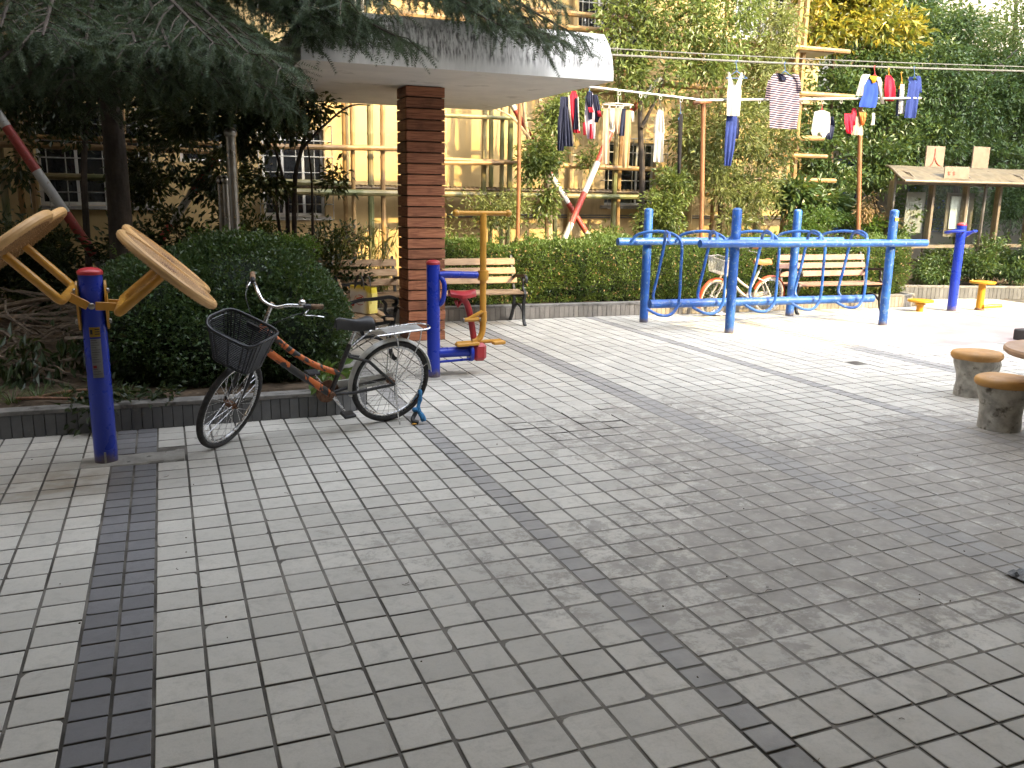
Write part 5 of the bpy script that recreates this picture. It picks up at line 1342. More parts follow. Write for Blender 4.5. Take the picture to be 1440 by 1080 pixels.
# fresh shoots on its top and a few broad weeds at its foot
E2 = ELL((395, 345, 4.2, .22, .2, .10), (430, 350, 4.2, .16, .2, .10), (355, 342, 4.1, .2, .2, .07))
V, F = cloud(rg, E2, 260, 6, .03, .032, .018, .0, .3, -.3); np_obj('new_shoots', V, F, M['green'], o, org=bb_)
wb_ = atz(458, 545, .2)
V, F = cloud(rg, [(*atz(455, 532, .3), .14, .12, .10)], 22, 3, .05, .09, .045, .1, 0, .2, True); plant('weed', 'broad leaved green weed at the kerb behind the bicycle cranks', 'weed', (wb_.x, wb_.y, .15), [], (V, F), 'twig', 'green', crown='leaves')

# --- long clipped hedge behind the kerb
rg = np.random.default_rng(31)
ho = Vector((7.5, 8.0, .15))
hx0, hx1 = 3.55, 11.45
n = 62000
u_ = rg.random(n); x = hx0+(hx1-hx0)*u_
yf = 7.78-.054*(x-3.5); yb = yf+.95; zt = .995+.03*np.sin(x*2.3)+.025*np.sin(x*5.1)
pick = rg.random(n)
dep = rg.random(n)**2*.12
P = np.zeros((n, 3)); Nn = np.zeros((n, 3))
f1 = pick < .55; f2 = (pick >= .55) & (pick < .95); f3 = pick >= .95
P[:, 0] = x
P[f1, 1] = (yf+dep)[f1]; P[f1, 2] = .17+(zt[f1]-.17)*rg.random(f1.sum()); Nn[f1] = (0, -1, .1)
P[f2, 1] = (yf+(yb-yf)*rg.random(n))[f2]; P[f2, 2] = (zt-dep)[f2]; Nn[f2] = (0, 0, 1)
P[f3, 0] = hx1-dep[f3]; P[f3, 1] = (yf+(yb-yf)*rg.random(n))[f3]; P[f3, 2] = .17+(zt[f3]-.17)*rg.random(f3.sum()); Nn[f3] = (1, 0, .1)
b_ = np.array([noise.noise((a*2.3, b*2.3, c*2.3))*.085+noise.noise((a*7, b*7, c*7))*.04 for a, b, c in P]); P += Nn*b_[:, None]
ed = np.minimum(1, np.maximum(0, (P[:, 2]-zt+.16)/.16)); P[:, 1] += np.where(f1, ed**2*.10, 0)
D = Nn*.7+rg.normal(size=P.shape)*.65+np.array((0, 0, .45))
hd = plant('hedge', 'long clipped green hedge behind the benches and blue frame', 'hedge', ho, [], leaf_mesh(rg, P, D, .042, .02, fold=.18), 'twig', 'hedge', crown='leaves')
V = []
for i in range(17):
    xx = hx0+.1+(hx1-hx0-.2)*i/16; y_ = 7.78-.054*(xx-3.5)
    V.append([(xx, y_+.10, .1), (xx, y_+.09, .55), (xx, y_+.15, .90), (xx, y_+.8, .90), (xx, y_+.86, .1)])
MB().sheet(V).build('dark_filler', M['core'], hd, org=ho)  # near-black sheet added behind the leaves as the hedge's dark inside
V, F = cloud(rg, [(11.25, 7.85, .6, .35, .5, .42), (11.1, 8.1, .75, .4, .45, .35)], 900, 6, .05, .05, .026, .5, .2, .0); np_obj('leaves', V, F, M['hedge'], hd, org=ho)

ns = 150; xs_ = rg.uniform(hx0+.1, hx1-.1, ns); ys_ = 7.78-.054*(xs_-3.5)+rg.uniform(-.02, .8, ns); hh_ = rg.uniform(.03, .15, ns)
P = np.repeat(np.stack([xs_, ys_, np.full(ns, 1.0)], 1), 11, 0); tt = rg.uniform(0, 1, len(P)); P[:, 2] += np.repeat(hh_, 11)*tt; P[:, :2] += rg.normal(size=(len(P), 2))*.012
V, F = leaf_mesh(rg, P, rg.normal(size=P.shape)*.6+np.array((0, 0, .8)), .045, .018); np_obj('stray_shoots', V, F, M['green'], hd, org=ho, kind='stuff')
dl = rg.integers(0, n, 900); V, F = leaf_mesh(rg, np.stack([hx0+(hx1-hx0)*rg.random(900), np.zeros(900), rg.uniform(.2, 1.0, 900)], 1)*np.array((1, 0, 1))+np.array((0, 1, 0))*7.70, rg.normal(size=(900, 3)), .04, .02); Vr = V.reshape(-1, 4, 3); Vr[:, :, 1] += (-.054*(Vr[:, :1, 0]-3.5)); np_obj('dry_leaves', Vr.reshape(-1, 3), F, M['dead'], hd, org=ho, kind='stuff')

# --- trees behind the hedge
rg = np.random.default_rng(41)
def px_line(y, *pts): return [at(a, b, y) for a, b in pts]
def basept(px, y, z=.15): p = at(px, 330, y); return Vector((p.x, y, z))
def tree(name, label, px, y, trunk, limbs, E, ncl, per, crad, L, Wd, bark, leafm, lo=.35, gap=.28, droop=.3, six=False, r=.07, gs=2.2, cat='tree', group='trees and shrubs against the building'):
    b = basept(px, y)
    T0 = [b]+px_line(y, *trunk); ls = [(T0, r, r*.45)]+[(px_line(yy, *pts), r_, r_*.35) for (yy, r_, pts) in limbs]
    return plant(name, label, cat, b, ls, cloud(rg, ELL(*E), ncl, per, crad, L, Wd, lo, gap, droop, six, gs=gs), bark, leafm, group)
tree('leafy_tree', 'pale trunked tree with leafy stem behind the hanging trousers', 775, 9.35, [(770, 260), (766, 205), (762, 150), (750, 60)], [(9.35, .05, [(768, 250), (748, 210), (738, 165), (735, 110)]), (9.4, .045, [(770, 250), (790, 180), (800, 120), (806, 60)]), (9.3, .03, [(745, 195), (720, 165), (690, 150)]), (9.3, .03, [(760, 150), (755, 100), (757, 20)])],
     [(768, 215, 9.2, .28, .25, .35), (762, 275, 9.15, .28, .25, .4), (775, 325, 9.0, .25, .25, .15), (785, 165, 9.3, .3, .25, .25), (832, 225, 9.9, .15, .1, .25), (745, 230, 9.2, .12, .15, .3), (812, 150, 9.3, .35, .3, .2)], 620, 7, .07, .085, .036, 'palebark', 'osman', .1, .12)
tree('leafy_tree', 'dense sunlit tree above the clothes pole by the canopy end', 905, 9.55, [(903, 250), (900, 160), (905, 60), (910, -60)], [(9.5, .035, [(902, 180), (930, 120), (950, 40)]), (9.5, .03, [(902, 140), (880, 90), (868, 20)])],
     [(890, 30, 9.4, .65, .55, .75), (950, 15, 9.3, .85, .65, .9), (1015, 40, 9.3, .7, .6, .8), (920, 110, 9.3, .6, .5, .55), (985, 95, 9.3, .6, .5, .5), (880, 95, 9.5, .35, .4, .5), (960, -70, 9.4, 1.3, .8, .8), (1040, -20, 9.4, .6, .6, .8)], 1700, 8, .085, .092, .040, 'darkbark', 'osman', .3, .22, r=.06)
tree('leafy_tree', 'narrow leaved tree behind the striped shirt', 1012, 9.5, [(1015, 260), (1020, 180), (1030, 100)], [(9.5, .03, [(1016, 250), (1045, 200), (1070, 150)]), (9.4, .03, [(1014, 280), (990, 230), (975, 190)])],
     [(1035, 180, 9.3, .7, .5, .75), (1075, 110, 9.5, .55, .5, .7), (1005, 250, 9.3, .55, .45, .55), (1055, 270, 9.3, .55, .4, .5), (1085, 200, 9.5, .4, .4, .6), (970, 190, 9.5, .35, .4, .5), (1095, 40, 9.6, .35, .4, .5), (1035, 310, 9.0, .35, .3, .2)], 1500, 8, .085, .105, .032, 'bark', 'olive', .3, .22, r=.055)
tree('leafy_tree', 'yellow green broad leaved tree in the upper corner beyond the scaffold', 1170, 11.2, [(1168, 200), (1172, 100), (1180, 0)], [(11.2, .04, [(1170, 120), (1220, 60), (1250, 0)])],
     [(1150, 40, 11.0, .75, .6, .6), (1205, 25, 11.0, .8, .6, .6), (1255, 45, 11.2, .7, .6, .5), (1190, -40, 11, 1.3, .8, .6), (1130, -10, 11, .6, .6, .6)], 900, 7, .09, .15, .065, 'bark', 'magn', .3, .2, six=True, r=.07)
tree('leafy_tree', 'tall dark green tree behind the small washing', 1210, 11.4, [(1212, 260), (1216, 160), (1222, 60)], [(11.3, .04, [(1214, 200), (1260, 150), (1290, 90)])],
     [(1180, 150, 11.0, .8, .6, .8), (1240, 140, 11.1, .8, .6, .8), (1170, 235, 10.6, .7, .5, .6), (1240, 230, 10.8, .8, .6, .6), (1130, 190, 10.8, .5, .5, .7), (1225, 90, 11.3, .9, .7, .6), (1120, 110, 11.0, .4, .5, .6)], 2000, 8, .09, .105, .05, 'darkbark', 'ivy', .3, .16, r=.07)
tree('leafy_tree', 'wide dark tree hanging over the notice case roof', 1350, 11.6, [(1345, 240), (1338, 150), (1335, 60)], [(11.5, .05, [(1342, 200), (1300, 130), (1280, 80)]), (11.5, .05, [(1342, 180), (1390, 110), (1430, 70)])],
     [(1310, 110, 11.2, .95, .7, .85), (1375, 150, 11.2, .95, .7, .8), (1310, 195, 10.9, .9, .6, .6), (1430, 130, 11.3, .8, .7, .8), (1390, 225, 10.8, .85, .6, .45), (1450, 230, 10.6, .6, .6, .6), (1340, 45, 11.6, .8, .7, .55), (1480, 100, 11, .8, .7, 1.0)], 2500, 8, .09, .105, .05, 'darkbark', 'ivy', .3, .16, r=.09)
tree('leafy_tree', 'light leaved tree at the top corner against the grey block', 1420, 14.5, [(1420, 200), (1425, 80), (1430, -20)], [],
     [(1300, 30, 14, 1.1, .8, .8), (1370, 60, 14, 1.0, .8, .9), (1430, 30, 14, .9, .8, .8), (1290, -60, 14, 1.2, .8, .8), (1440, 95, 13.5, .8, .7, .6)], 1000, 7, .12, .12, .06, 'bark', 'osman', .2, .32, r=.09)
tree('leafy_tree', 'dark leaved tree hanging in front of the barred window', 120, 8.9, [(118, 250), (124, 150), (130, 40)], [(8.9, .025, [(122, 170), (160, 120), (190, 100)]), (8.9, .025, [(122, 180), (80, 130), (50, 110)])],
     [(60, 100, 8.7, .8, .5, .5), (150, 110, 8.8, .8, .5, .45), (230, 120, 8.8, .7, .5, .5), (0, 110, 8.8, .6, .5, .5), (200, 165, 8.9, .5, .4, .3), (290, 110, 8.6, .6, .5, .6), (110, 165, 8.9, .4, .4, .3), (350, 100, 8.6, .7, .5, .6), (255, 215, 8.9, .45, .4, .4), (310, 250, 8.8, .4, .4, .45), (200, 250, 9.2, .35, .3, .45), (20, 200, 9.2, .3, .3, .6)], 1900, 8, .09, .10, .042, 'darkbark', 'shade', .1, .2, r=.05)
tree('leafy_tree', 'dark thin stemmed tree between the steel poles and the window', 412, 7.4, [(414, 270), (424, 210), (440, 150), (448, 90)], [(7.4, .03, [(405, 330), (402, 270), (385, 200), (372, 140)]), (7.5, .025, [(395, 335), (388, 280), (392, 230)]), (7.3, .022, [(424, 210), (452, 180), (490, 150), (520, 148)]), (7.4, .02, [(385, 200), (340, 170), (300, 160)]), (7.4, .02, [(440, 330), (438, 250), (432, 200)])],
     [(300, 165, 7.3, .42, .35, .30), (345, 190, 7.3, .4, .3, .32), (265, 175, 7.4, .3, .3, .22), (385, 165, 7.3, .35, .3, .35), (380, 250, 7.4, .25, .25, .35), (505, 160, 7.3, .18, .15, .12), (470, 250, 7.2, .12, .12, .25), (340, 110, 7.2, .6, .4, .3), (430, 150, 7.3, .3, .3, .2)], 620, 7, .07, .095, .040, 'darkbark', 'shade', .1, .12, r=.035)
# shrubs
tree('leafy_shrub', 'sunlit shrub behind the rear blue posts', 925, 8.95, [(928, 310), (930, 280)], [(8.95, .012, [(926, 320), (945, 280), (955, 250)])], [(930, 300, 8.85, .38, .3, .42), (945, 262, 8.9, .3, .28, .3), (915, 320, 8.8, .25, .25, .25)], 380, 8, .06, .075, .034, 'twig', 'osman', .2, .12, r=.02, cat='shrub')
tree('leafy_shrub', 'thin greyish shrub behind the T handle machine', 690, 8.8, [(690, 300), (688, 280)], [(8.8, .01, [(690, 325), (670, 300), (655, 285)]), (8.8, .01, [(690, 320), (712, 290), (720, 265)])], [(690, 300, 8.7, .48, .3, .25), (665, 285, 8.7, .3, .25, .2), (720, 290, 8.7, .25, .25, .3), (650, 325, 8.6, .35, .25, .15)], 300, 6, .07, .07, .026, 'twig', 'olive', .1, .1, r=.015, cat='shrub')
tree('leafy_shrub', 'leafy shrub with sunlit leaves beside the banded cross poles', 800, 9.0, [(802, 320), (806, 300)], [], [(795, 332, 8.9, .25, .25, .1), (850, 332, 8.9, .25, .2, .1)], 70, 7, .06, .075, .032, 'twig', 'osman', .1, .1, r=.012, cat='shrub')
tree('leafy_shrub', 'rounded light green shrub beside the second blue rear post', 1165, 8.9, [(1165, 320), (1165, 305)], [], [(1150, 312, 8.8, .35, .3, .25), (1180, 320, 8.8, .38, .3, .25), (1130, 322, 8.8, .3, .3, .2)], 520, 8, .045, .05, .022, 'twig', 'green', .45, .1, r=.02, cat='shrub')
tree('leafy_shrub', 'big leaved shrub in front of the dark tree', 1150, 9.7, [(1152, 300), (1155, 270)], [], [(1150, 285, 9.5, .5, .35, .3), (1120, 275, 9.6, .3, .3, .25), (1185, 300, 9.4, .35, .3, .25)], 240, 6, .09, .15, .06, 'twig', 'ivy', .2, .1, six=True, r=.02, cat='shrub')
tree('leafy_shrub', 'low bush above the hedge near the corner post', 1235, 8.7, [(1235, 325), (1236, 315)], [], [(1225, 318, 8.6, .3, .25, .15), (1260, 325, 8.6, .25, .25, .12), (1280, 300, 8.6, .12, .12, .25)], 190, 7, .06, .07, .04, 'twig', 'green', .2, .1, r=.015, cat='shrub')
for i, (px, py, y, rx, rz, lab_) in enumerate([(1335, 370, 8.35, .5, .36, 'dark shrub at the kerb below the notice case, nearest the hedge'), (1400, 362, 8.1, .5, .40, 'dark shrub at the kerb below the notice case, next to the steel leg'), (1455, 365, 7.7, .45, .38, 'dark shrub at the kerb at the frame edge below the notice case')]):
    tree('leafy_shrub', lab_, px, y, [(px, py), (px+2, py-12)], [], [(px, py, y, rx, .35, rz), (px-25, py+12, y-.1, rx*.6, .3, rz*.6)], 420, 8, .055, .07, .034, 'twig', 'ivy', .4, .12, r=.02, cat='shrub')
tree('leafy_shrub', 'tall shrub behind the notice case against the pale wall', 1300, 12.8, [(1300, 300), (1300, 270)], [], [(1300, 290, 12.6, .8, .5, .6), (1360, 300, 12.6, .7, .5, .5), (1420, 290, 12.6, .7, .5, .6)], 420, 7, .1, .11, .05, 'twig', 'ivy', .3, .3, r=.03, cat='shrub')
# narrow leaved plant drooping over the half hidden bench, and dark undergrowth
rg = np.random.default_rng(51)
def blades(base, n, L, spread, wd, rg, up=1.0, arch=.5):
    VV, FF = [], []
    for i in range(n):
        a = rg.uniform(0, 2*math.pi); l_ = L*rg.uniform(.6, 1.1); e = rg.uniform(.15, spread)
        d = np.array((math.cos(a)*e, math.sin(a)*e, up)); d /= np.linalg.norm(d)
        s_ = np.array((-math.sin(a), math.cos(a), 0))*wd*.5; p0 = np.array(base)+np.array((math.cos(a), math.sin(a), 0))*rg.uniform(0, .05)
        k = len(VV); m_ = 4
        for j in range(m_+1):
            t = j/m_; c_ = p0+d*l_*t+np.array((math.cos(a), math.sin(a), 0))*l_*arch*t*t*.5-np.array((0, 0, 1))*l_*arch*t*t*t*.6
            w_ = (1-t)**.6 if t > .3 else 1
            VV += [c_-s_*w_, c_+s_*w_]
        for j in range(m_): FF += [(k+2*j, k+2*j+1, k+2*j+3), (k+2*j, k+2*j+3, k+2*j+2)]
    return np.array(VV), np.array(FF)
yb_ = basept(1092, 8.9)
V, F = blades((yb_.x, yb_.y, .45), 150, 1.15, 1.1, .028, rg, 1.0, .45)
plant('spiky_plant', 'spiky long bladed plant behind the hedge', 'plant', yb_, [([yb_, yb_+Vector((0, 0, .5))], .06, .05)], (V, F), 'bark', 'blade', crown='leaves', trunk_name='stem')
bp = basept(520, 7.75)
VV, FF, k = [], [], 0
stems = []
for i in range(16):
    a = rg.uniform(0, 6.28); top = np.array((bp.x+math.cos(a)*rg.uniform(.05, .5), bp.y-.1+math.sin(a)*.25, rg.uniform(.75, 1.35))); b0 = np.array((bp.x+rg.uniform(-.15, .15), bp.y+rg.uniform(-.1, .1), .15))
    stems.append(([Vector(b0), Vector((b0+top)/2+np.array((0, 0, .12))), Vector(top)], .008, .003))
    t = rg.uniform(.35, 1, 34)[:, None]; P = b0*(1-t)+top*t+rg.normal(size=(34, 3))*.03; D = rg.normal(size=P.shape)*.6+np.array((0, 0, -.8))
    v, f = leaf_mesh(rg, P, D, .15, .02, .1, .1); VV.append(v); FF.append(f+k); k += len(v)
plant('slender_plant', 'slender drooping leaved plant over the half hidden bench', 'plant', bp, stems, (np.concatenate(VV), np.concatenate(FF)), 'twig', 'olive', crown='leaves', trunk_name='stem')
for i, (px, y, n_, hz, lab_) in enumerate([(465, 8.6, 300, .8, 'dark shrub below the barred window near the pillar'), (10, 8.0, 300, .85, 'dark shrub at the frame edge below the barred window'), (470, 7.4, 150, .55, 'low dark bush beside the yellow bag bench'), (190, 7.6, 330, .85, 'dark undergrowth below the barred window'), (255, 7.9, 330, .9, 'dark undergrowth behind the tan wheels'), (350, 8.2, 330, .9, 'dark undergrowth beyond the round bush'), (70, 7.6, 330, .8, 'dark undergrowth behind the brush heap')]):
    p = basept(px, y)
    V, F = cloud(rg, [(p.x, p.y, .15+hz*.7, .5, .35, hz*.75)], n_, 7, .07, .085, .035, .1, .1, .2)
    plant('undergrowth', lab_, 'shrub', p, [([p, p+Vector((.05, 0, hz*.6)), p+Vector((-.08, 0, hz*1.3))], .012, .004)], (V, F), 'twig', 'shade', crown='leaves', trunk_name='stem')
# withered vine by the corner post
vb = at(1242, 300, 8.6)
vp = spline([at(1208, 262, 8.5), at(1225, 285, 8.6), at(1245, 300, 8.6), at(1268, 306, 8.6)], 5)
E = [(*at(1222, 285, 8.55), .12, .1, .2), (*at(1240, 305, 8.6), .2, .12, .14), (*at(1255, 312, 8.6), .2, .12, .12), (*at(1215, 300, 8.5), .12, .1, .15)]
plant('withered_vine', 'withered brown vine hanging beside the corner post', 'vine', (vb.x, vb.y, .15), [(vp, .008, .004), ([Vector((vb.x, vb.y, .15)), vb], .01, .006)], cloud(rg, E, 90, 5, .05, .09, .03, .1, 0, .9), 'twig', 'dead', crown='leaves', trunk_name='stem')
# brush heap, grass and creeper in the shaded bed
hp = Vector((-.9, 4.2, .15)); tw_ = MB(); rr = random.Random(5)
for i in range(230):
    c_ = Vector((rr.uniform(-2.6, .35), rr.uniform(3.7, 6.2), 0)); c_.z = .2+rr.random()*.5*max(0, 1-abs(c_.x+.8)/2); a = rr.uniform(0, 6.28); l_ = rr.uniform(.15, .65)
    d = Vector((math.cos(a), math.sin(a)*.7, rr.uniform(-.25, .35))); k1 = Vector((rr.uniform(-.1, .1), rr.uniform(-.1, .1), rr.uniform(-.05, .1)))
    tw_.tube(spline([c_-d*l_, c_+k1, c_+d*l_], 3), [rr.uniform(.004, .016)]*7, 4)
bh = tw_.build('brush_heap', M['twig'], org=hp, kind='stuff'); bh['label'] = 'heap of dead twigs in the shaded bed'; bh['category'] = 'twigs'
V, F = cloud(rg, [(-.75, 4.1, .35, .5, .3, .22), (-.3, 4.3, .4, .35, .3, .2), (-1.4, 4.4, .35, .4, .3, .2)], 120, 6, .08, .12, .035, .1, .1, 1.2); o = np_obj('withered_leaves', V, F, M['shade'], None, org=hp, kind='stuff'); o['label'] = 'dark withered leaves on the brush heap'; o['category'] = 'leaves'
VV, FF, k = [], [], 0
for (x, y) in [(-.95, 3.35), (-.8, 3.45), (-.62, 3.4), (-1.1, 3.5), (-.35, 3.5), (-1.9, 3.6), (-.2, 3.3), (-1.45, 3.35)]:
    v, f = blades((x, y, .15), 60, .2, .9, .006, rg, 1, .6); VV.append(v); FF.append(f+k); k += len(v)
o = np_obj('grass_tufts', np.concatenate(VV), np.concatenate(FF), M['grass'], None, org=(-.9, 3.4, .15), kind='stuff'); o['label'] = 'thin grass at the front of the shaded bed'; o['category'] = 'grass'
cb = Vector((-.42, 3.05, .19))
V, F = cloud(rg, [(-.42, 2.98, .16, .15, .06, .12), (-.36, 3.12, .22, .18, .1, .07), (.02, 3.12, .22, .15, .1, .05)], 85, 5, .04, .055, .03, .1, 0, .5)
plant('creeper', 'small green creeper spilling over the dark kerb behind the post', 'creeper', cb, [], (V, F), 'twig', 'shade', crown='leaves')
hs = [(-.62+.28*math.cos(t)+.03*math.sin(3*t), 3.34+.11*math.sin(t), .20+.015*math.sin(2*t)) for t in np.linspace(.3, 6.0, 26)]
o = MB().tube(hs, .011, 7).build('garden_hose', M['rust'], org=Vector((-.62, 3.34, .15))); setp(o, 'reddish loop of hose lying behind the dark kerb', 'hose')
lg = MB().tube(spline([at(-30, 440, 5.2), at(20, 428, 5.1), at(62, 420, 5.0), at(68, 421, 5.0)], 4), .025, 8).build('cut_branch', M['bark'], org=Vector((-1.3, 5.1, .15))); setp(lg, 'thick cut branch lying on top of the brush heap', 'branch')

# court trees on the sunny side, beyond the edge of the frame
def court_tree(label, x, y, zc, E, n_, seed):
    rg = np.random.default_rng(seed); b = Vector((x, y, 0))
    ls = [([b, b+Vector((.1, .05, zc*.5)), b+Vector((0, 0, zc))], .14, .06)]+[([b+Vector((0, 0, zc*.55)), b+Vector((math.cos(a)*.8, math.sin(a)*.8, zc*.8)), b+Vector((math.cos(a)*1.6, math.sin(a)*1.5, zc*1.05))], .06, .02) for a in (0, 1.3, 2.6, 3.9, 5.1)]
    return plant('court_tree', label, 'tree', b, ls, cloud(rg, E, n_, 8, .14, .13, .06, .2, .2, .3, gs=1.1), 'bark', 'osman')
court_tree('tall thin crowned tree on the open side of the court', 9.6, -4.6, 6.0, [(9.6, -4.6, 6.5, 1.2, 1.2, 1.2), (9.2, -4.3, 7.9, 1.0, 1.0, .9), (10.1, -4.9, 5.6, .9, .9, .7)], 300, 61)
court_tree('shorter spreading tree nearer the red paving', 13.6, -1.6, 3.6, [(13.6, -1.6, 4.0, 1.8, 1.3, .7), (12.4, -1.2, 3.6, 1.0, .9, .5)], 520, 62)

# evergreen added to darken the bed: its crown above the frame blocks skylight
rg = np.random.default_rng(71)
eb = Vector((-3.6, 6.4, .1))
plant('added_shade_tree', 'added dark evergreen above the frame, blocking skylight over the shaded bed', 'tree', eb, [([eb, eb+Vector((.2, .1, 3)), eb+Vector((.5, .2, 7))], .2, .09)]+[([eb+Vector((.3, .1, 4)), eb+Vector((a*.5, b*.5, 5.4)), eb+Vector((a, b, 6.3))], .08, .03) for a, b in ((2.6, .5), (4.2, 1.8), (1.5, 2.6), (-1.8, 1), (2.2, -1.6))],
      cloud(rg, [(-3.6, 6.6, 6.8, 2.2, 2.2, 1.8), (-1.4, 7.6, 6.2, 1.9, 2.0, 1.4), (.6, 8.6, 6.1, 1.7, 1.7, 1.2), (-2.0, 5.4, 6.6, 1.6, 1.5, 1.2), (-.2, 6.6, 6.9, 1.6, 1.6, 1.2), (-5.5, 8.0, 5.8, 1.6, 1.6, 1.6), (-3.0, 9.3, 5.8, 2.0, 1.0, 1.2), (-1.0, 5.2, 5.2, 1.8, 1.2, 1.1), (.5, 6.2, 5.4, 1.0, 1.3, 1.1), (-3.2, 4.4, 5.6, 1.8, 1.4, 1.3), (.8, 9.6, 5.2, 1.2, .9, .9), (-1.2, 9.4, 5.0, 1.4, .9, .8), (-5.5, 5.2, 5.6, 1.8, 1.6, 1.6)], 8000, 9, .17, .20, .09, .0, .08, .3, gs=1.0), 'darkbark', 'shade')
tree('leafy_tree', 'tall backing tree filling the gap above the small washing', 1230, 13.6, [(1232, 200), (1236, 100)], [], [(1200, 60, 13.2, 1.2, .7, 1.0), (1280, 110, 13.2, 1.3, .7, 1.1), (1250, 10, 13.2, 1.4, .7, .9), (1170, 140, 13, 1.0, .6, 1.0), (1300, 190, 13, 1.0, .6, .8), (1120, 60, 13, .6, .6, 1.2)], 1500, 9, .13, .14, .065, 'darkbark', 'ivy', .1, .3, r=.09, gs=1.2)
tree('leafy_tree', 'tall backing tree behind the roof of the notice case', 1400, 14.0, [(1402, 200), (1404, 100)], [], [(1370, 100, 13.6, 1.2, .7, .9), (1440, 160, 13.4, 1.2, .7, 1.0), (1360, 200, 13.4, 1.2, .6, .8), (1500, 80, 13.4, 1.3, .7, 1.2), (1330, 260, 13.4, .9, .5, .5), (1430, 270, 13.4, 1.0, .5, .5)], 1500, 9, .13, .14, .065, 'darkbark', 'ivy', .1, .3, r=.09, gs=1.2)
# ------------------------------------------------------------------ washing lines and clothes
YL = 8.05
for px0_, py0_, px1_, py1_, lab_ in [(985, 335, 989, 146, 'brown wooden post with a crossbar under the clothes pole'), (1206, 335, 1210, 150, 'brown wooden post behind the red underwear'), (727, 340, 731, 130, 'slim brown pole behind the canopy edge')]:
    a = at(px0_, py0_, YL+.1); b = at(px1_, py1_, YL+.1); d = (b-a)/(b.z-a.z); a = a-d*(a.z-.1)
    t_ = thing('washing_post', lab_, 'post', a, group='washing posts')
    MB().tube([a, a.lerp(b, .5)+Vector((.01, 0, 0)), b], .036 if px0_ > 800 else .028, 9).build('shaft', M['post'], t_, org=a)
    if px0_ == 985: MB().tube([at(975, 145, YL+.08), at(1000, 143, YL+.08)], .026, 8).build('crossbar', M['post'], t_, org=a)
def pole(label, pts, r, m):
    P = [Vector(p) for p in pts]; o = MB().tube(P, r, 10).build('clothes_pole', M[m], org=P[0]); return setp(o, label, 'pole', 'clothes poles')
pole('steel clothes pole running out from under the canopy', [at(760, 114, YL), at(990, 141, YL)], .017, 'galv')
pole('steel clothes pole carrying the small washing', [at(978, 141, YL-.045), at(1295, 138, YL-.045)], .019, 'galv')
for k, (ya, yb_, r, lab_) in enumerate([(66, 95, .008, 'thin upper cable above the washing'), (75, 101, .015, 'thick lower cable that the shirts hang from')]):
    P = []
    for i in range(25):
        t = i/24; p = at(820+660*t, ya+(yb_-ya)*t+(3.0*math.sin(math.pi*t)), YL+.15); P.append(p)
    o = MB().tube(P, r, 6).build('overhead_cable', M['cable'], org=P[0]); setp(o, lab_, 'cable', 'cables over the washing')
for i, px in enumerate((868, 930, 990, 1038, 1100, 1166, 1240, 1330, 1400)):
    t = (px-820)/660; a = at(px, 66+29*t+3*math.sin(math.pi*t), YL+.15); b = at(px, 75+26*t+3*math.sin(math.pi*t), YL+.15)
    if i == 0: ties = MB()
    ties.tube([a, b], .006, 5)
ties.build('cable_ties', M['cable'], bpy.data.objects['overhead_cable.001'], org=bpy.data.objects['overhead_cable.001'].location, kind='stuff')

def cloth(name, col, rough=.85, col2=None, stripes=None):
    q = N(name)
    c = q.mix(q.ramp(q.noise(9, 4), .3, .7), sc(col, .88), sc(col, 1.06))
    if stripes:
        sx = q.n('ShaderNodeSeparateXYZ'); tc = q.n('ShaderNodeTexCoord'); q.l(tc.outputs['Object'], sx.inputs[0])
        f = q.math('GREATER_THAN', q.math('FRACT', q.math('MULTIPLY', q.math('ADD', sx.outputs[2], q.math('MULTIPLY', sx.outputs[0], .06)), stripes)), .42)
        c = q.mix(f, c, col2)
    q.bump(q.noise(45, 4), .25, .004)
    q.fin(c, rough, 0, .2)
    tr = q.n('ShaderNodeBsdfTranslucent'); q.l(c, tr.inputs[0]); mx = q.n('ShaderNodeMixShader'); mx.inputs[0].default_value = .18
    q.l(q.b.outputs[0], mx.inputs[1]); q.l(tr.outputs[0], mx.inputs[2]); q.l(mx.outputs[0], q.out.inputs[0])
    return q.m
K = dict(white=cloth('white_cotton', (.46, .44, .41)), navy=cloth('navy_cloth', (.022, .026, .055)), red=cloth('red_cloth', (.42, .025, .05)), blue=cloth('blue_cloth', (.022, .055, .30)), dress=cloth('mid_blue_cloth', (.025, .042, .17)), black=cloth('black_cloth', (.018, .017, .02)),
         beige=cloth('beige_cloth', (.40, .29, .21)), tan=cloth('tan_cloth', (.38, .26, .14)), shiny=cloth('red_satin', (.48, .02, .045), .35), yellow=cloth('yellow_trim', (.62, .40, .03)), orange=cloth('orange_cloth', (.52, .20, .06)), lav=cloth('pale_lavender_cloth', (.38, .35, .43)), grey=cloth('grey_white_cloth', (.38, .37, .36)),
         stripe=cloth('striped_cotton', (.36, .29, .32), .85, (.022, .018, .042), 30), check=cloth('dotted_cotton', (.52, .52, .52), .85, (.03, .04, .07), 55))
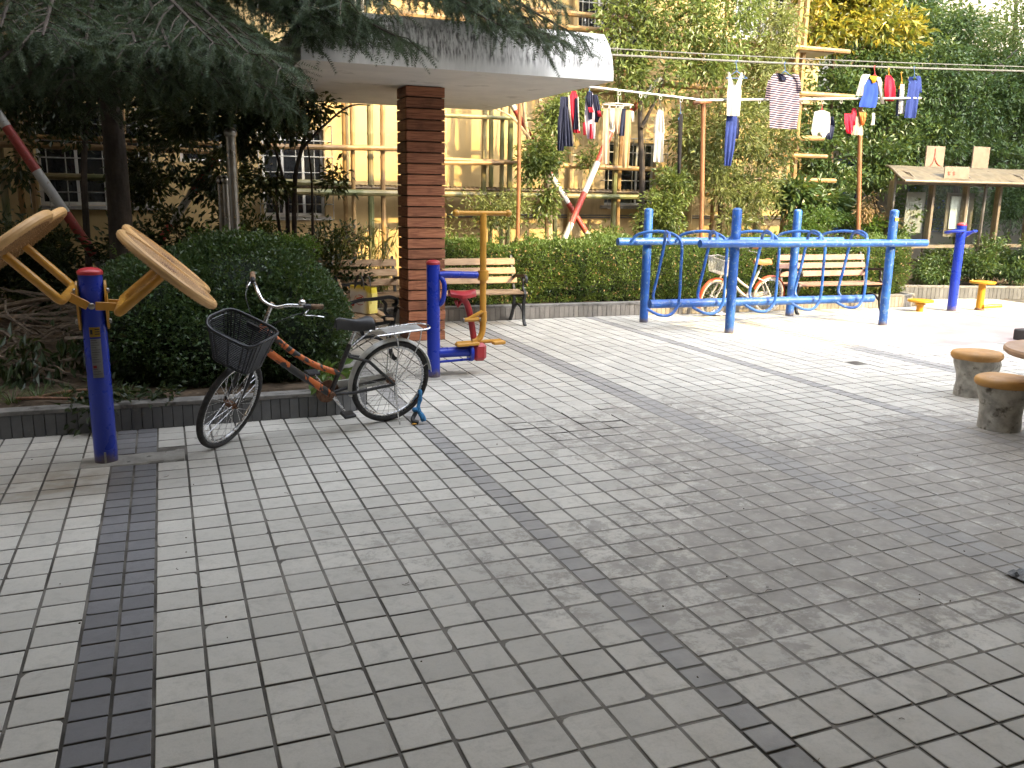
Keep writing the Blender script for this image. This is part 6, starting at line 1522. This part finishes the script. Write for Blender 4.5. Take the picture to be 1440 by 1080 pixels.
def shell(rows, y, thick=.022, folds=3.0, amp=.012, seed=0, nx=15, sub=4):
    """closed cloth shell from rows (z, x_left, x_right) top to bottom"""
    rows2 = []
    for (a, b) in zip(rows[:-1], rows[1:]):
        for k in range(sub): t = k/sub; rows2.append(tuple(a[i]*(1-t)+b[i]*t for i in range(3)))
    rows2.append(rows[-1]); Fg, Bg = [], []
    z0, z1 = rows2[0][0], rows2[-1][0]
    for (z, xl, xr) in rows2:
        v = (z0-z)/max(1e-6, z0-z1); f, b = [], []
        for j in range(nx+1):
            s_ = j/nx; x = xl+(xr-xl)*s_
            prof = max(0.0, 1-(2*s_-1)**2)**.5
            wv = amp*(.35+.9*v)*(math.sin(s_*folds*6.28+seed+1.2*v)+.5*math.sin(s_*folds*11.3+seed*2.1))
            f.append((x, y-thick*prof*.5+wv, z)); b.append((x, y+thick*prof*.5+wv*.8+.001, z))
        Fg.append(f); Bg.append(b)
    mb = MB(); nr = len(Fg); w_ = nx+1
    V = [p for r in Fg for p in r]+[p for r in Bg for p in r]; k = nr*w_; F = []
    for i in range(nr-1):
        for j in range(nx):
            F.append((i*w_+j, (i+1)*w_+j, (i+1)*w_+j+1, i*w_+j+1)); F.append((k+i*w_+j, k+i*w_+j+1, k+(i+1)*w_+j+1, k+(i+1)*w_+j))
        F.append((i*w_, k+i*w_, k+(i+1)*w_, (i+1)*w_)); F.append((i*w_+nx, (i+1)*w_+nx, k+(i+1)*w_+nx, k+i*w_+nx))
    for j in range(nx):
        b = (nr-1)*w_; F.append((b+j, k+b+j, k+b+j+1, b+j+1)); F.append((j, j+1, k+j+1, k+j))
    return mb.add(V, F)
def prow(y, *rows):
    out = []
    for (py, a, b) in rows:
        p = at(a, py, y); q_ = at(b, py, y); out.append(((p.z+q_.z)/2, p.x, q_.x))
    return out
def garment(name, label, cat, y, parts, hang=None, hm='bluegrille', group='washing on the line'):
    r0 = parts[0][2][0]; p = at((r0[1]+r0[2])/2, r0[0], y); o = thing(name, label, cat, p, 0, group)
    for i, (pn, col, rows, kw) in enumerate(parts):
        dy = kw.pop('dy', 0); shell(prow(y+dy, *rows), y+dy, seed=i*1.7+p.x, **kw).build(pn, K[col], o, 60, org=p)
    if hang:
        (hx, hy, sx_, sy_, w_) = hang
        a = at(hx, hy, y); s_ = at(sx_, sy_, y); l_ = at(sx_-w_, sy_+10, y); r_ = at(sx_+w_, sy_+10, y)
        MB().tube(spline([a+Vector((.015, 0, .01)), a+Vector((0, 0, .03)), a+Vector((-.015, 0, .01)), a.lerp(s_, .6), s_], 4), .005, 6).build('hook', M[hm], o, org=p)
        MB().tube([s_, r_, l_, s_], .006, 6).build('hanger', M[hm], o, org=p)
    return o
D0 = {}
def d(**k): return dict(k)
garment('trousers', 'navy track trousers with a white stripe hanging at the canopy edge', 'trousers', YL, [('leg', 'navy', [(136, 788, 799), (150, 787, 799), (175, 784, 797), (212, 784, 792)], d()), ('leg', 'navy', [(150, 793, 800), (180, 793, 804), (206, 794, 806)], d(dy=-.03)), ('stripe', 'white', [(134, 799, 801), (160, 800, 802.5), (180, 802, 804.5), (202, 805, 807)], d(dy=-.045, nx=4, thick=.012))])
garment('jacket', 'red and navy sports jacket beside the track trousers', 'jacket', YL+.05, [('body', 'red', [(128, 804, 810), (136, 801, 813), (160, 802, 813), (187, 805, 816)], d()), ('sleeve', 'navy', [(138, 809, 814), (160, 808, 814), (182, 806, 813)], d(dy=-.03)), ('stripe', 'white', [(136, 812, 813.6), (160, 812.5, 814.2), (184, 813, 815)], d(dy=-.045, nx=3, thick=.01))])
garment('polo_shirt', 'navy, white and red shirt on a hanger left of the clip ring'.replace('left of', 'beside'), 'shirt', YL, [('body', 'lav', [(130, 826, 833), (142, 823, 838), (165, 822, 838), (195, 826, 837)], d(folds=2)), ('yoke', 'navy', [(129, 826, 833), (140, 824, 834), (152, 827, 833), (168, 828, 832)], d(dy=-.03, thick=.03)), ('sleeve', 'navy', [(133, 834, 840), (148, 835, 844), (160, 837, 845), (172, 836, 840)], d(dy=-.02)), ('trim', 'red', [(151, 827, 833), (158, 828, 835)], d(dy=-.05, thick=.03, nx=6)), ('trim', 'red', [(156, 839, 844), (164, 841, 846)], d(dy=-.05, thick=.03, nx=6)), ('side_panel', 'red', [(172, 820, 823), (190, 820, 824)], d(dy=-.01, nx=5)), ('side_panel', 'red', [(174, 830, 832), (195, 829, 833)], d(dy=-.03, nx=5))], (829, 121, 829, 128, 7))
# clip ring with small items
rc = at(869, 147, YL)
cr_ = thing('clip_hanger', 'white oval clip ring holding beige stockings and small underwear', 'clip hanger', rc, 0, 'washing on the line')
MB().tube([rc+Vector((.24*math.cos(t), .13*math.sin(t), 0)) for t in np.linspace(0, 2*math.pi, 25)[:-1]], .007, 6, closed=True).build('ring', M['white'], cr_, org=rc)
MB().tube([rc+Vector((-.24, 0, 0)), rc+Vector((0, 0, .02)), rc+Vector((.24, 0, 0))], .006, 6).build('crosspiece', M['white'], cr_, org=rc)
MB().tube([rc+Vector((0, 0, .02)), at(869, 128, YL)], .005, 6).build('hook', M['white'], cr_, org=rc)
for i, px in enumerate((850, 855, 859, 864, 869, 874, 879, 884, 889)): MB().box(-.006, .006, -.006, .006, -.035, .0).build('clip', M['white'], cr_, 0).location = at(px, 148, YL)-rc+Vector((0, (-1)**i*.06, 0))
for nm, lb, ct, col, rows in [('stocking', 'long beige stocking nearest the polo shirt', 'stocking', 'beige', [(152, 848.5, 856), (180, 848, 856), (210, 847.5, 856), (231, 847.5, 856)]), ('stocking', 'long tan stocking hanging lowest from the clip ring', 'stocking', 'tan', [(155, 880, 888), (180, 878, 887), (210, 876, 885), (236, 876, 883)]), ('underwear', 'small white briefs on the clip ring', 'underwear', 'white', [(152, 857, 864), (168, 858, 864), (183, 859, 862)]), ('underwear', 'small beige top on the clip ring', 'underwear', 'beige', [(152, 864, 874), (170, 864, 872), (188, 866, 870)]), ('sock', 'navy sock on the clip ring', 'sock', 'navy', [(153, 875, 880), (170, 872, 879), (191, 871, 877)]), ('underwear', 'small white cloth at the end of the clip ring', 'underwear', 'white', [(156, 886, 891), (164, 886, 891.5), (171, 888, 891)])]:
    garment(nm, lb, ct, YL, [('fabric', col, rows, d(nx=9, folds=1.5))])
garment('dress', 'long white dress on a dark hanger below the pole', 'dress', YL, [('bodice', 'white', [(153, 926, 928), (157, 924, 933), (168, 922, 934), (186, 920, 935)], d()), ('skirt', 'white', [(184, 920.5, 934), (205, 919.5, 933), (228, 918, 933)], d(folds=2.5, amp=.018))], (928, 135, 928, 150, 5), 'blackplastic')
garment('trousers', 'thin black trousers hanging beside the crossbar post', 'trousers', YL, [('leg', 'black', [(160, 954, 961), (190, 954, 960), (244, 953, 958)], d(nx=8, folds=1))], (957, 140, 957, 158, 3))
garment('tank_top', 'white tank top on a blue hanger over the steel pole', 'tank top', YL-.12, [('body', 'white', [(121, 1024, 1042), (128, 1023, 1043), (145, 1022, 1042), (163, 1021.5, 1040)], d()), ('strap', 'white', [(101, 1023.5, 1025.5), (112, 1023.5, 1029), (121.3, 1024, 1033.5)], d(nx=5, thick=.012)), ('strap', 'white', [(102, 1042.5, 1044.5), (112, 1038, 1044), (121.3, 1033.5, 1042.5)], d(nx=5, thick=.012))], (1036, 88, 1036, 100, 15))
garment('trousers', 'dark blue long trousers below the white tank top', 'trousers', YL, [('leg', 'dress', [(162, 1022, 1037), (185, 1020, 1036), (210, 1018.5, 1033), (233, 1018, 1028)], d()), ('leg', 'navy', [(165, 1027, 1038.5), (185, 1028, 1039), (195, 1029, 1037)], d(dy=.035))])
garment('striped_shirt', 'navy and white striped T-shirt hanging from the thick cable', 'shirt', YL-.08, [('body', 'stripe', [(103, 1092, 1096), (105, 1088, 1112), (110, 1084, 1121), (125, 1082.5, 1124), (150, 1082, 1123.5), (181, 1081.5, 1119)], d(folds=2.2, amp=.014, nx=22)), ('sleeve', 'stripe', [(113, 1080, 1085), (125, 1077.5, 1083.5), (139, 1075, 1082)], d(dy=-.01, nx=6)), ('sleeve', 'stripe', [(104, 1113, 1123), (115, 1120, 1126), (129, 1121, 1126)], d(dy=-.02, nx=6)), ('collar', 'navy', [(103, 1093, 1097), (108, 1096, 1107), (113, 1098, 1106)], d(dy=-.035, nx=6, thick=.012))], (1104, 90, 1104, 100, 14))
garment('shorts', 'grey white shorts clipped to the steel pole', 'shorts', YL, [('body', 'grey', [(155, 1153, 1160), (158, 1145, 1167), (172, 1142.5, 1167), (186, 1140, 1165)], d()), ('leg', 'grey', [(184, 1140, 1151), (191, 1143, 1150)], d(nx=8)), ('leg', 'grey', [(184, 1152, 1165.5), (193, 1155, 1161)], d(nx=8))], (1156, 141, 1156, 152, 5), 'red')
garment('bra', 'dark purple bra beside the grey shorts', 'bra', YL+.02, [('strap', 'navy', [(164, 1168, 1172), (178, 1168, 1173)], d(nx=6)), ('cup', 'navy', [(176, 1163, 1174), (190, 1160, 1172), (196, 1163, 1169)], d(nx=8))])
garment('bra', 'red bra hanging below the blue and white shirt', 'bra', YL, [('cup', 'shiny', [(160, 1187, 1200), (172, 1187, 1199), (184, 1189, 1199), (188, 1191, 1196)], d(nx=10)), ('strap', 'shiny', [(152, 1199, 1204), (160, 1197, 1205), (176, 1198, 1202)], d(nx=6, dy=.02))])
garment('underwear', 'pale underwear beside the red bra', 'underwear', YL+.02, [('fabric', 'beige', [(164, 1202, 1207), (180, 1198, 1213), (190, 1196, 1213)], d(nx=9))])
garment('underwear', 'orange underwear beside the pale underwear', 'underwear', YL-.02, [('fabric', 'orange', [(158, 1208, 1218), (168, 1210, 1217), (176, 1211, 1214)], d(nx=8))])
garment('sock', 'small white sock below the raglan sleeve', 'sock', YL, [('fabric', 'white', [(159, 1226, 1230), (168, 1226, 1230), (176, 1224, 1229)], d(nx=7, folds=1))])
garment('raglan_shirt', 'blue shirt with white raglan sleeves and yellow collar on the cable', 'shirt', YL-.10, [('body', 'blue', [(112, 1220, 1229), (118, 1215, 1234), (130, 1214, 1235), (145, 1208, 1233), (151, 1207, 1231)], d(folds=2)), ('sleeve', 'white', [(104.5, 1214, 1224), (108, 1211, 1222), (120, 1208, 1215), (135, 1204, 1213)], d(dy=-.012, nx=8)), ('sleeve', 'white', [(108, 1230, 1238), (115, 1233, 1241), (130, 1236, 1241), (146, 1239, 1243)], d(dy=-.012, nx=8)), ('collar', 'yellow', [(107, 1223, 1234), (111, 1225, 1232), (117, 1227, 1229)], d(dy=-.03, nx=6, thick=.012))], (1230, 95, 1230, 104, 9), 'red')
garment('bag_cover', 'shiny red cloth bag hung beside the raglan shirt', 'cloth bag', YL, [('fabric', 'shiny', [(106, 1246, 1252), (112, 1244, 1257), (125, 1243, 1259), (138, 1244, 1258), (142, 1248, 1254)], d(folds=2, amp=.02, thick=.05))], (1250, 98, 1250, 104, 3), 'yellow')
garment('towel', 'small dotted towel on the slanting hanger', 'towel', YL, [('fabric', 'check', [(118, 1266, 1272), (135, 1264.5, 1272), (160, 1263, 1271.5)], d(nx=8)), ('edge', 'navy', [(125, 1263, 1266), (145, 1261, 1264), (163, 1260, 1264)], d(nx=5, dy=.02))], (1268, 104, 1268, 115, 4), 'orange')
garment('v_neck_dress', 'blue V-neck dress at the end of the washing', 'dress', YL-.05, [('body', 'dress', [(113, 1278, 1294), (125, 1276.5, 1293), (145, 1274, 1291), (166, 1272, 1288)], d(folds=2, amp=.016)), ('shoulder', 'dress', [(108, 1279, 1283), (113.5, 1277, 1284.5)], d(nx=6)), ('shoulder', 'dress', [(107, 1289, 1295), (113.5, 1288, 1296), (130, 1291, 1296)], d(nx=6, dy=.01))], (1286, 96, 1286, 106, 7))
for i, px in enumerate((871, 901, 929, 958, 1068, 1128, 1157, 1183)):
    p = at(px, (129+.117*(px-871) if px < 980 else 141), YL-.02 if px < 980 else YL-.045)
    o = MB().tube([Vector((.022*math.cos(t), 0, -.02+.026*math.sin(t))) for t in np.linspace(0, 2*math.pi, 15)[:-1]], .004, 5, closed=True).build('pole_ring', M['white']); o.location = p
    setp(o, ['white ring on the steel pole above the clip ring', 'white ring on the steel pole between clip ring and white dress', 'white ring the white dress hangs from', 'white ring the black trousers hang from', 'white ring beside the striped shirt, tank top side', 'white ring beside the striped shirt, shorts side', 'white ring the grey shorts hang from', 'white ring between the grey shorts and the red bra'][i], 'ring', 'rings on the clothes poles')

# ------------------------------------------------------------------ glass notice case with roof
YK = 8.35
L0 = at(1251, 300, YK); ko_ = Vector((L0.x, YK, 0)); X0 = L0.x; X1 = X0+4.2
kz0, kz1 = .86, 1.97
nk = thing('notice_case', 'bronze framed glass notice case under a weathered curved roof', 'notice case', ko_)
for x in (X0, X0+2.15, X1): MB().tube([(x, YK-.05, .0), (x, YK-.05, 2.2)], .03, 10).build('leg', M['steel'], nk, org=ko_)
fx = [X0+.06, X0+.98, X0+1.80, X0+2.62, X0+3.44, X1]
for z in (kz0, kz1): MB().box(X0+.04, X1+.04, YK, YK+.12, z-.03, z+.03, .005).build('rail', M['bronze'], nk, 0, org=ko_)
for x in fx: MB().box(x-.03, x+.03, YK+.003, YK+.117, kz0+.031, kz1-.031, .005).build('mullion', M['bronze'], nk, 0, org=ko_)
q = N('case_glass'); q.fin((.9, .95, .92), .03, 0, .5); q.b.inputs['Transmission Weight'].default_value = 1.0; q.b.inputs['IOR'].default_value = 1.05
gl = q.n('ShaderNodeBsdfTransparent'); gs_ = q.n('ShaderNodeBsdfGlossy'); gs_.inputs['Roughness'].default_value = .03
mx = q.n('ShaderNodeMixShader'); mx.inputs[0].default_value = .06; q.l(gl.outputs[0], mx.inputs[1]); q.l(gs_.outputs[0], mx.inputs[2]); q.l(mx.outputs[0], q.out.inputs[0]); gl.inputs[0].default_value = (.9, .93, .92, 1)
M['caseglass'] = q.m
for a, b in zip(fx[:-1], fx[1:]): MB().box(a+.033, b-.033, YK+.05, YK+.056, kz0+.034, kz1-.034).build('pane', M['caseglass'], nk, 0, org=ko_)
def board(pxa, pxb, pya, pyb, m, name, y):
    a = at(pxa, pya, y); b = at(pxb, pyb, y); return MB().box(a.x, b.x, y, y+.02, b.z, a.z, .003).build(name, M[m], nk, 0, org=ko_)
board(1276, 1296, 270, 328, 'greywall', 'board', YK+.14); board(1333, 1364, 271, 333, 'bronze', 'inner_frame', YK+.16); pb = board(1339, 1358, 276, 322, 'paper', 'notice', YK+.13)
for i in range(14):
    a = at(1341, 281+i*2.8, YK+.128); b = at(1341+random.uniform(8, 15), 281.8+i*2.8, YK+.128); MB().box(a.x, b.x, YK+.1285, YK+.1295, b.z, a.z).build('print_line', M['galv'], pb, 0, org=ko_)
# roof sheet
G = []
for i in range(11):
    t = i/10; y = YK-.55+.95*t; z = 1.99+.27*math.sin(t*math.pi*.5); xl = X0-.30+.50*t**1.4
    G.append([(xl+(X1+.35-xl)*j/20, y, z+.004*math.sin(j*1.3)) for j in range(21)])
rf = MB().sheet(G, (0, 0, .012)).build('roof', M['roofsheet'], nk, org=ko_)
MB().tube([(G[0][0][0]-.0, YK-.55, 1.985), (X1+.35, YK-.55, 1.985)], .022, 8).build('roof_rail', M['bronze'], nk, org=ko_)
MB().tube([Vector(g_[0])+Vector((0, 0, .002)) for g_ in G], .018, 8).build('roof_rail', M['bronze'], nk, org=ko_)
for x in (X0, X0+1.3, X0+2.6, X1): MB().tube([(x, YK-.05, 2.18), (x, YK-.35, 2.12), (x, YK-.53, 1.985)], .014, 6).build('roof_strut', M['bronze'], nk, org=ko_)
YB = YK+.45
for pxa, pxb, pya, pyb, red, lab_ in [(1304, 1326, 205, 239, True, 'upright cream board with a red brush character on the case roof'), (1370, 1389, 206, 239, False, 'upright cream board without clear lettering on the case roof')]:
    a = at(pxa, pya, YB); b = at(pxb, pyb, YB); o = Vector(((a.x+b.x)/2, YB, b.z))
    s_ = thing('sign_board', lab_, 'sign', o, 0, 'boards on the case roof')
    MB().box(a.x, b.x, YB, YB+.03, b.z-.05, a.z, .004).build('board', M['pinkboard'], s_, 0, org=o)
    if red:
        st1 = [at(px, py, YB-.002) for px, py in ((1315.5, 209), (1315, 216), (1313.5, 223), (1311, 230), (1307.5, 234))]
        st2 = [at(px, py, YB-.002) for px, py in ((1314.5, 221), (1316, 227), (1318.5, 231), (1321.5, 233.5))]
        for st in (st1, st2): MB().tube(spline(st, 4), [.013-.009*abs(i/(4*(len(st)-1))-.45) for i in range(4*(len(st)-1)+1)], 6, flat=1.0).build('brush_stroke', M['redfade'], s_, org=o)
a = at(1329, 238, YK-.45); b = at(1362, 252, YK-.45); o = Vector(((a.x+b.x)/2, YK-.45, b.z))
s_ = thing('sign_plate', 'small grey plate with faded red marks under the case roof', 'sign', o)
MB().box(a.x, b.x, YK-.45, YK-.43, b.z, a.z+.05, .003).build('plate', M['pinkboard'], s_, 0, org=o)
for px in (1334.5, 1341.5):
    for st in ([(px-1.6, 243), (px+1.8, 242.4)], [(px, 241), (px-.3, 247)], [(px-1.5, 245.3), (px+1.7, 245)]): MB().tube([at(*q_, YK-.452) for q_ in st], .007, 5).build('red_mark', M['redfade'], s_, org=o)

# ------------------------------------------------------------------ grit and bits on the near paving
rr = random.Random(9); mb = MB()
for i in range(150):
    x, y = rr.uniform(-1.4, 7), rr.uniform(-2.6, 2.6)
    if rr.random() < .5:
        a = rr.uniform(0, 6.28); l_ = rr.uniform(.006, .022); mb.tube([(x, y, .003), (x+math.cos(a)*l_, y+math.sin(a)*l_, .004), (x+math.cos(a+.5)*l_*2, y+math.sin(a+.5)*l_*2, .003)], .0011, 4)
    else: mb.sphere((x, y, .002), (rr.uniform(.002, .006), rr.uniform(.002, .006), .003), 5, 4)
o = mb.build('grit', M['twig'], None, kind='stuff'); o['label'] = 'scattered grit and twig bits on the paving'; o['category'] = 'grit'
